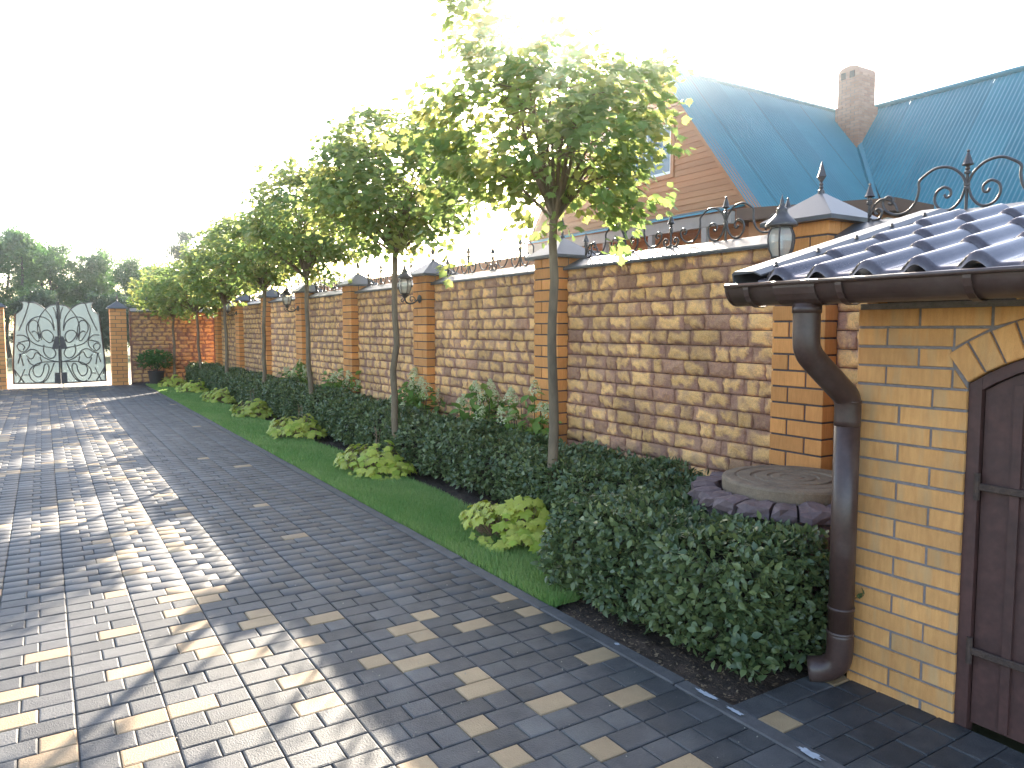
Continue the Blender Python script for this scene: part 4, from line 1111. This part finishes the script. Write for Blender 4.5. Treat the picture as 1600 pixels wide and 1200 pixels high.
# ---- lime-leaved heucheras round the maple feet
TVm, TFm = leaf_template('maple_low')
HV = TVm.copy(); HV[:, 0] *= 1.15; HV[:, 1] -= .1
def heuch_leaf_mesh(seed):
    r = np.random.default_rng(seed); V = HV.copy(); V[:, 2] = -.35 * (V[:, 0] ** 2 + (V[:, 1] - .35) ** 2) + r.normal(0, .035, len(V)); V[:, 1] *= r.uniform(.85, 1.0)
    return V, TFm, np.clip(r.uniform(.0, .8) + r.normal(0, .1, len(V)), 0, 1)
HL = [heuch_leaf_mesh(s) for s in range(8)]
HLM = [mesh_np('leaf', V, [F], M['heuchera'], T) for V, F, T in HL]
M['heuch_stem'] = mat('heuchera stem', (.28, .16, .10), (.2, .12, .08), rough=.7)
def heuchera(x, y, rx, ry, n, label, seed, individual, spikes=2):
    r = np.random.default_rng(seed)
    t = thing('lime_plant', label, 'plant', (x, y, 0), 0, 'lime leaf plants at the maple feet')
    sm = MB(); Vs = []; Fs = []; Ts = []; o = 0
    for i in range(n):
        a = r.uniform(0, 2 * PI); q = math.sqrt(r.random()); px, py = rx * q * math.cos(a), ry * q * math.sin(a)
        lump = .085 * math.sin(px * 11 + seed) * math.cos(py * 9 + seed)
        z = .05 + (.15 * (1 - q * q) + .045) * r.uniform(.45, 1.25) + lump
        z = max(z, .03)
        s = r.uniform(.05, .115)
        face = Vector((math.cos(a) * (.25 + .8 * q) + r.normal(0, .25) - .25, math.sin(a) * (.25 + .8 * q) + r.normal(0, .25) - .2, 1.0)).normalized()
        tipd = Vector((math.cos(a) + r.normal(0, .4), math.sin(a) + r.normal(0, .4), -.2)); tipd = (tipd - face * tipd.dot(face)).normalized()
        Mx = Matrix((tipd.cross(face), tipd, face)).transposed()
        sm.tube([(px * .45, py * .45, -.02), (px * .85, py * .85, z * .7), (px, py, z)], [.003, .0025, .002], 4)
        k = r.integers(8)
        if individual: ob('leaf', HLM[k], t, (px, py, z), Mx.to_euler(), (s, s, s))
        else:
            V_, F_, T_ = HL[k]; Mn = np.array(Mx); Vs.append((V_ * s) @ Mn.T + np.array([px, py, z])); Fs.append(F_ + o); Ts.append(T_); o += len(V_)
    if not individual: ob('foliage', mesh_np('foliage', np.concatenate(Vs), [np.concatenate(Fs)], M['heuchera'], np.concatenate(Ts)), t)
    for k in range(spikes):
        px, py = r.uniform(-.1, .3) * rx, r.uniform(-.5, .5) * ry
        sm.tube([(px, py, .1), (px + r.normal(0, .02), py, .42)], [.002, .0015], 4)
        for z in np.linspace(.28, .43, 9): sm.lathe([(0, 0), (.008, .006), (0, .014)], 4, (px + r.normal(0, .008), py + r.normal(0, .008), z), 1.0)
    sm.build('stems', M['heuch_stem'], t)
heuchera(2.78, 4.40, .32, .50, 270, 'lime-green leafy plant at the foot of the nearest maple', 61, True, 0)
heuchera(2.88, 7.25, .38, .58, 260, 'lime-green leafy plant at the foot of the second maple', 62, True)
heuchera(2.92, 10.2, .38, .62, 240, 'lime-green leafy plant at the foot of the third maple', 63, True)
heuchera(2.98, 13.0, .34, .50, 200, 'lime-green leafy plant at the foot of the fourth maple', 64, False)
heuchera(3.00, 15.9, .34, .50, 180, 'lime-green leafy plant at the foot of the fifth maple', 65, False, 0)
heuchera(2.92, 18.6, .36, .55, 180, 'lime-green leafy plant at the foot of the sixth maple', 66, False, 0)
heuchera(2.78, 20.6, .36, .45, 180, 'lime-green leafy plant nearest to the potted shrub', 67, False, 0)

# ---- hydrangeas behind the hedge
def hydrangea(x, y, s, label, seed):
    r = np.random.default_rng(seed)
    t = thing('hydrangea', label, 'shrub', (x, y, 0), 0, 'hydrangeas between hedge and fence')
    st = MB(); P = []; heads = []
    for i in range(int(16 * s)):
        a = r.uniform(0, 2 * PI); q = r.uniform(.05, .36) * s; h = r.uniform(.68, .98) * (1 - .25 * q / .34)
        e = np.array([q * math.cos(a) * .65, q * math.sin(a) * 1.5, h])
        st.tube([(e[0] * .3, e[1] * .3, -.03), (e[0] * .8, e[1] * .8, h * .6), tuple(e)], [.006, .004, .003], 5)
        for z in np.linspace(.32, 1, 7): P += [np.array([e[0] * z, e[1] * z, h * z]) + r.normal(0, .04, 3) for _ in range(3)]
        if r.random() < .7: heads.append(e)
    P = np.array(P); n = len(P)
    out = P * np.array([1, 1, 0]); tip = norm(out + r.normal(0, .1, P.shape)) + r.normal(0, .3, P.shape) + np.array([0, 0, -.15])
    nr = norm(np.array([0, 0, 1.0]) + r.normal(0, .35, P.shape))
    V, F, k = scatter('ovate', P, tip, nr, r.uniform(.09, .15, n))
    ob('foliage', mesh_np('foliage', V, [F], M['hydrangea'], np.repeat(r.random(n), k)), t)
    st.build('stems', M['bark_dark'], t)
    for e in heads:
        m_ = 130; L = r.uniform(.11, .17); u = r.random(m_); a = r.uniform(0, 2 * PI, m_); rad = .06 * (1 - u * .8)
        Q = np.stack([np.cos(a) * rad, np.sin(a) * rad, u * L], -1); d = norm(np.stack([np.cos(a), np.sin(a), .6 + 0 * a], -1) + r.normal(0, .3, (m_, 3)))
        V, F, k = scatter('diamond', Q, np.cross(d, r.normal(0, 1, (m_, 3))), d, .022)
        ob('flower_head', mesh_np('flower_head', V, [F], M['flower'], np.repeat(r.random(m_), k)), t, tuple(e), (r.normal(0, .35), r.normal(0, .35), 0))
hydrangea(3.86, 5.75, 1.0, 'pale hydrangea shrub at the second brick pillar, behind nearest maple', 71)
hydrangea(3.86, 8.35, 1.1, 'pale hydrangea shrub at the third brick pillar with lantern', 72)
hydrangea(3.86, 11.1, 1.1, 'pale hydrangea shrub at the fourth brick pillar', 73)
hydrangea(3.86, 13.4, 1.2, 'pale hydrangea shrub at the fifth brick pillar', 74)
hydrangea(3.86, 6.75, .7, 'small hydrangea between the second and third brick pillars', 75)

# ---- potted shrub by the gate wall
t = thing('potted_shrub', 'bushy green shrub in a dark pot against the end wall', 'shrub', (2.52, 21.75, 0))
MB().lathe([(0, 0), (.15, 0), (.16, .02), (.20, .34), (.215, .36), (.20, .37), (.18, .33), (0, .32)], 16).build('pot', M['pot'], t, True)
r = np.random.default_rng(5); n = 900
P = norm(r.normal(0, 1, (n, 3))) * (r.random((n, 1)) ** .4) * np.array([.46, .46, .26]) + np.array([0, 0, .66])
V, F, k = scatter('ovate', P, norm(P - np.array([0, 0, .4])) + r.normal(0, .5, P.shape), norm(np.array([0, 0, 1]) + r.normal(0, .5, P.shape)), r.uniform(.06, .10, n))
ob('foliage', mesh_np('foliage', V, [F], M['farleaf'], np.repeat(r.random(n) * .5, k)), t)
st = MB()
for i in range(9): st.tube([(0, 0, .3), tuple(np.array([r.normal(0, .15), r.normal(0, .15), .7]))], [.008, .003], 4)
st.build('stems', M['bark_dark'], t)

# ================================================================== HOUSE behind the fence
GXH, YA, YB, ZE, ZR, YT = 13.0, 10.69, 19.05, 4.08, 7.69, 13.53
YT2 = YA + YB - YT; YR = (YA + YB) / 2; ZT = 8.08; RX = 20.15
SL = (ZR - ZE) / (YT - YA)
house = thing('timber_house', 'orange timber-clad house with blue corrugated roof behind the fence', 'house', (0, 0, 0))
def gable_y(z):           # half-open span of the gable at height z
    if z <= ZE: return (YA + .12, YB - .12)
    if z <= ZR: d = (z - ZE) / SL; return (YA + d + .06, YB - d - .06)
    f = (z - ZR) / (ZT - ZR); return (YT + (YR - YT) * f, YT2 + (YR - YT2) * f)
c = MB(); c.prism([(YA + .14, -.1), (YA + .14, ZE), (YT + .08, ZR - .03), (YR, ZT - .06), (YT2 - .08, ZR - .03), (YB - .14, ZE), (YB - .14, -.1)], 'x', GXH + .03, 23.0)
c.build('wall_core', M['brown_trim'], house)
c = MB(); c.prism([(17.5, -.1), (17.5, ZE - .05), (RX + .1, ZR - .1), (23.5, ZR - .1), (23.5, -.1)], 'y', -2.0, YA + 3); c.build('wing_core', M['brown_trim'], house)
WY0, WY1, WZ0, WZ1 = 13.38, 16.02, 5.22, 6.42
z = 2.6
while z < 8.0:
    a0, b0 = gable_y(z); a1, b1 = gable_y(z + .135)
    segs = []
    if z + .14 > WZ0 - .1 and z < WZ1 + .1: segs = [((a0, a1), (WY0 - .1, WY0 - .1)), ((WY1 + .1, WY1 + .1), (b0, b1))]
    else: segs = [((a0, a1), (b0, b1))]
    for (l, r_) in segs:
        if r_[1] - l[1] < .05: continue
        V = [(GXH - .006, l[0], z), (GXH - .006, r_[0], z), (GXH + .016, r_[1], z + .138), (GXH + .016, l[1], z + .138), (GXH + .03, l[0], z), (GXH + .03, r_[0], z), (GXH + .03, r_[1], z + .138), (GXH + .03, l[1], z + .138)]
        MB().add(V, [(0, 3, 2, 1), (0, 1, 5, 4), (3, 7, 6, 2), (0, 4, 7, 3), (1, 2, 6, 5)]).build('siding_board', M['siding'], house)
    z += .14
win = MB()
for (y0, y1, z0, z1) in ((WY0 - .1, WY1 + .1, WZ1, WZ1 + .1), (WY0 - .1, WY1 + .1, WZ0 - .1, WZ0), (WY0 - .1, WY0, WZ0, WZ1), (WY1, WY1 + .1, WZ0, WZ1)): win.box(GXH - .05, GXH + .04, y0, y1, z0, z1)
wo = win.build('window', M['siding'], house)
f = MB(); nb = 3
for k in range(nb + 1):
    y = WY0 + (WY1 - WY0) * k / nb; f.box(GXH - .03, GXH + .03, max(WY0 + .002, y - .045), min(WY1 - .002, y + .045), WZ0 + .002, WZ1 - .002)
f.box(GXH - .029, GXH + .029, WY0 + .003, WY1 - .003, WZ0 + .002, WZ0 + .07); f.box(GXH - .029, GXH + .029, WY0 + .003, WY1 - .003, WZ1 - .07, WZ1 - .002)
f.build('frame', M['white_trim'], wo)
for k in range(nb):
    a, b2 = WY0 + (WY1 - WY0) * k / nb + .046, WY0 + (WY1 - WY0) * (k + 1) / nb - .046
    MB().box(GXH - .004, GXH + .004, a, b2, WZ0 + .071, WZ1 - .071).build('pane', M['window_glass'], wo)
# corrugated roof sheets
def corr(origin, along, down, Lalong, Ldown, parent, name='roof_sheet', pitch=.105, clip=None, seed=0, fdown=None):
    """sheets about a metre wide; fdown(s) gives the length down-slope at s"""
    along = np.array(along, float); down = np.array(down, float); nrm = np.cross(along, down); nrm /= np.linalg.norm(nrm)
    if nrm[2] < 0: nrm = -nrm
    s = 0; k = 0
    while s < Lalong - .05:
        wd = min(1.05, Lalong - s); m = max(2, int(round(wd / pitch * 4)))
        V = []; 
        for i in range(m + 1):
            q = s + wd * i / m; h = .014 * math.sin(2 * PI * q / pitch) + (.006 if k % 2 else 0)
            Ld = fdown(q) if fdown else Ldown
            for e in (0.0, 1.0): V.append(np.array(origin) + along * q + down * Ld * e + nrm * h)
        F = [(2 * i, 2 * i + 1, 2 * i + 3, 2 * i + 2) for i in range(m)]
        ob(name, mesh_np(name, V, [F], M['blue_roof'], smooth=True), parent)
        s += wd - .0; k += 1
nrm_len = math.hypot(YT - YA, ZR - ZE)
dn = np.array([0, -(YT - YA + .0), -(ZR - ZE)]) / nrm_len
roofp = MB(); roofp.tube([(GXH - .45, YT + .02, ZR + .03), (RX + .5, YT + .02, ZR + .03)], .07, 8); rp = roofp.build('roof', M['blue_roof'], house)
def fd1(s):       # first slope, cut by the valley
    x = GXH - .42 + s
    return nrm_len + .35 if x < 17.31 else max(.05, (nrm_len + .0) * (RX + .05 - x) / (RX - 17.31))
corr((GXH - .42, YT, ZR), (1, 0, 0), dn, RX - GXH + .42, nrm_len + .3, rp, fdown=fd1)
dn2 = np.array([-(YT - YA), 0, -(ZR - ZE)]) / nrm_len
def fd2(s):       # cross wing slope, valley at its far end
    y = -2.0 + s
    return nrm_len + .35 if y < YA - .3 else max(.05, nrm_len * (YT + .05 - y) / (YT - YA + .3))
corr((RX, -2.0, ZR), (0, 1, 0), dn2, YT + 2.0, nrm_len + .3, rp, fdown=fd2)
# upper low-pitched slopes and left slope
dn3 = np.array([0, -(YR - YT), -(ZT - ZR)]); l3 = np.linalg.norm(dn3); corr((GXH - .42, YR, ZT), (1, 0, 0), dn3 / l3, 9, l3 - .02, rp)
dn4 = np.array([0, (YR - YT), -(ZT - ZR)]); corr((GXH - .42, YR, ZT), (1, 0, 0), dn4 / l3, 9, l3, rp)
dn5 = np.array([0, (YT - YA), -(ZR - ZE)]) / nrm_len; corr((GXH - .42, YT2, ZR), (1, 0, 0), dn5, 9, nrm_len + .1, rp)
rb = MB(); rb.tube([(RX, -2.0, ZR + .03), (RX, YT, ZR + .03)], .08, 8); rb.build('ridge_cap', M['blue_roof'], rp)
vb = MB(); vb.tube([(17.25, YA - .12, ZE - .10), (RX, YT - .05, ZR - .02)], .10, 6); vb.build('valley_flashing', M['blue_roof'], rp)
# rake boards
for (ya, za, yb, zb) in ((YA - .24, ZE - .28, YT, ZR - .02), (YB + .06, ZE - .1, YT2, ZR - .02)):
    rk = MB(); rk.add([(GXH - .40, ya, za - .14), (GXH - .40, yb, zb - .14), (GXH - .40, yb, zb - .02), (GXH - .40, ya, za - .02), (GXH - .02, ya, za - .14), (GXH - .02, yb, zb - .14), (GXH - .02, yb, zb - .02), (GXH - .02, ya, za - .02)],
           [(0, 1, 2, 3), (4, 7, 6, 5), (0, 4, 5, 1), (3, 2, 6, 7), (0, 3, 7, 4), (1, 5, 6, 2)])
    rk.build('rake_board', M['siding'], house)
# pent roof under the gable
pt = MB(); pt.prism([(GXH, 4.22), (GXH - .75, 4.02), (GXH - .76, 3.98), (GXH, 4.16)], 'y', YA + .15, YB - .3); pt.build('pent_roof', M['blue_roof'], house)
bm2 = MB(); bm2.box(GXH - .70, GXH - .58, YA + .2, YB - .4, 3.70, 3.955); bm2.build('pent_beam', M['grey_beam'], house)
for yy in np.arange(YA + .9, YB - .5, 1.7): MB().box(GXH - .69, GXH - .59, yy, yy + .14, -.1, 3.695).build('post', M['grey_beam'], house)
# chimney
CX0, CX1, CY0, CY1 = 19.107, 19.97, 12.52, 13.24
ch = MB(); ch.box(CX0, CX1, CY0, CY1, 5.9, 7.62); ch.box(CX0 + .06, CX1 - .06, CY0 + .06, CY1 - .02, 7.62, 8.5)
cho = ch.build('chimney', M['mortar_pale'], house)
cb = MB(); cr = random.Random(9)
zc_ = 6.2; row = 0
while zc_ < 8.48:
    big = zc_ < 7.62; e = 0 if big else .06
    for face in ('x', 'y'):
        if face == 'x': a0, a1 = CY0 + e, CY1 - (0 if big else .02)
        else: a0, a1 = CX0 + e, CX1 - e
        s = a0 - (.12 if row % 2 else 0)
        while s < a1 - .02:
            p0, p1 = max(s, a0), min(s + .245, a1)
            if p1 - p0 > .02:
                tn = cr.random()
                if face == 'x': cb.box(CX0 + e - .012, CX0 + e + .02, p0, p1 - .012, zc_, zc_ + .066, tn)
                else: cb.box(p0, p1 - .012, CY0 + e - .012, CY0 + e + .02, zc_, zc_ + .066, tn)
            s += .255
    zc_ += .077; row += 1
tag(cb.build('brick_courses', M['chimney_brick'], cho), kind='stuff')
cc = MB(); xm = (CX0 + CX1) / 2
capP = [(CY0 + .05, 8.5)] + [((CY0 + CY1) / 2 + .02 - .31 * math.cos(a), 8.60 + .14 * math.sin(a)) for a in np.linspace(.2, PI - .2, 9)] + [(CY1 - .01, 8.5)]
cc.prism(capP, 'x', CX0 + .05, CX1 - .05, .5); cc.build('chimney_cap', M['chimney_brick'], cho)
for yy in (12.72, 12.98): MB().box(CX0 + .035, CX0 + .05, yy, yy + .14, 8.40, 8.58).build('flue_opening', M['flue_shade'], cho)  # near-black plates: the shade inside the flue holes put in as colour
# low orange annexe between house and fence
annex = thing('annexe', 'low orange annexe with brown eaves below the blue roof', 'building', (0, 0, 0))
ax = MB(); Q = [(8.43, 7.37), (9.45, 5.63), (10.48, 5.69), (12.6, 7.0), (12.6, 9.6)]
ax.prism([(8.7, 7.37), (9.52, 5.9), (10.45, 5.95), (12.4, 7.2), (12.4, 9.4)], 'z', -.1, 3.03); ax.build('wall', M['siding'], annex)
ex = MB(); ex.prism(Q, 'z', 3.035, 3.20); ex.build('eaves', M['brown_trim'], annex)
MB().box(9.62, 10.3, 5.84, 5.90, 2.3, 2.98).build('window_frame', M['white_trim'], annex)
# long low outbuilding whose orange fascia shows over the farther fence
ob2 = thing('low_outbuilding', 'long low orange building showing over the fence beyond the second pillar', 'building', (0, 0, 0))
MB().box(6.6, 9.2, 8.9, 22.5, -.1, 2.40).build('wall', M['siding'], ob2)
MB().box(6.5, 6.598, 8.7, 22.7, 2.30, 2.645).build('fascia', M['siding'], ob2)
MB().prism([(6.6, 2.66), (9.4, 2.50), (9.4, 2.40), (6.6, 2.405)], 'y', 8.7, 22.7).build('roof', M['coping'], ob2)

# ================================================================== TREES BEYOND
def far_tree(x, y, h, rx, label, seed, n, size, m, trunks=1, base=.25, group='trees beyond the gate', shape=1.0, name='broadleaf_tree'):
    r = np.random.default_rng(seed)
    t = thing(name, label, 'tree', (x, y, -.1), 0, group)
    tb = MB(); C = []
    for k in range(trunks):
        ox, oy = (r.uniform(-.5, .5) * rx if trunks > 1 else 0), r.uniform(-.4, .4) * (trunks > 1) * rx
        hh = h * r.uniform(.82, .95)
        pts = [(ox * (1 + .3 * q) + r.normal(0, .05), oy + r.normal(0, .05), hh * q) for q in np.linspace(0, 1, 7)]
        tb.tube(pts, [.016 * h * (1 - .85 * q) + .01 for q in np.linspace(0, 1, 7)], 6)
        for j in range(int(20 / trunks) + 6):
            q = r.uniform(base + .05, .98); a = r.uniform(0, 2 * PI); p0 = np.array([ox * (1 + .3 * q), oy, hh * q])
            prof = (math.sin(PI * min(1, max(.02, (q - base) / (1 - base))) ** .8) * .8 + .25) * shape
            L = rx * prof * r.uniform(.55, 1.0) / (1 if trunks == 1 else 1.5)
            e = p0 + np.array([math.cos(a) * L, math.sin(a) * L, r.uniform(.1, .5) * L])
            tb.tube([tuple(p0), tuple((p0 + e) / 2 + np.array([0, 0, .1 * L])), tuple(e)], [.006 * h * (1 - q) + .012, .012, .005], 4)
            for u in np.linspace(.35, 1.05, 5): C.append(p0 + (e - p0) * u + r.normal(0, .10 * rx, 3))
    C = np.array(C); per = max(4, int(n / len(C)))
    P = (C[:, None] + r.normal(0, .115 * rx, (len(C), per, 3)) * np.array([1, 1, .7])).reshape(-1, 3)
    P = P[P[:, 2] > h * base * .6]
    nn = len(P)
    V, F, k = scatter('clump', P, r.normal(0, 1, (nn, 3)) + np.array([0, 0, -.4]), norm(r.normal(0, .7, (nn, 3)) + np.array([0, 0, 1])), size * r.uniform(.6, 1.2, nn))
    tone = np.clip(.35 * np.sin(P[:, 0] * 2 + seed) * np.sin(P[:, 2] * 2.5) + .35 + r.normal(0, .2, nn), 0, 1)
    ob('crown', mesh_np('crown', V, [F], m, np.repeat(tone, k)), t)
    tb.build('trunk', M['bark_dark'], t)
far_tree(-2.2, 48, 7.6, 2.3, 'tall multi-stemmed tree beyond the gate, at the left picture edge', 201, 9000, .20, M['farleaf'], 3, .20)
far_tree(.9, 50, 7.2, 2.2, 'tall airy tree straight behind the iron gate', 202, 8000, .20, M['farleaf'], 3, .18)
far_tree(2.5, 52, 6.7, 2.3, 'tall tree between the gate and its right pillar, farther back', 212, 7000, .20, M['farleaf'], 3, .15)
far_tree(4.4, 49, 5.9, 2.3, 'broad lower tree beyond the right gate pillar', 203, 9000, .20, M['farleaf'], 2, .10)
far_tree(6.2, 46, 4.2, 1.5, 'dark small tree above the end wall, right of the gate', 204, 5000, .17, M['darkleaf'], 1, .05)
far_tree(-.9, 44, 3.6, 1.6, 'dark bushy tree low behind the left gate leaf', 205, 5000, .18, M['darkleaf'], 2, .02)
far_tree(2.4, 43, 3.3, 1.6, 'dark bushy tree low behind the right gate leaf', 206, 5000, .18, M['darkleaf'], 2, .02)
far_tree(-3.8, 42, 3.4, 1.6, 'dark bush beyond the left gate pillar', 207, 4500, .18, M['darkleaf'], 2, .02)
far_tree(7.1, 46, 7.7, 1.4, 'bluish conifer rising behind the farther maples', 208, 3000, .18, M['darkleaf'], 1, .1, shape=.8)
far_tree(16.0, 48, 5.4, 2.0, 'distant green tree over the fence behind the third maple', 209, 3200, .18, M['darkleaf'], 2, .1)
far_tree(24.0, 48.5, 6.9, 1.6, 'distant treetop over the fence left of the second pillar', 210, 2400, .18, M['darkleaf'], 2, .1)
far_tree(27.0, 16.45, 11.0, 1.0, 'thin treetop beside the brick chimney', 211, 1500, .16, M['farleaf'], 1, .72)

# ================================================================== HAZE: thin volume added to give a lens-glare glow around the sun
hm = bpy.data.materials.new('added glare volume'); hm.use_nodes = True
for n_ in list(hm.node_tree.nodes):
    if n_.type == 'BSDF_PRINCIPLED': hm.node_tree.nodes.remove(n_)
pv = hm.node_tree.nodes.new('ShaderNodeVolumePrincipled')
pv.inputs['Color'].default_value = (.86, .94, 1.0, 1); pv.inputs['Density'].default_value = .0018; pv.inputs['Anisotropy'].default_value = .95
hm.node_tree.links.new(pv.outputs[0], hm.node_tree.nodes['Material Output'].inputs['Volume'])
hz = MB().box(-45, 55, -12, 75, -1.2, 14.5).build('glare_haze', hm)
tag(hz, kind='stuff')
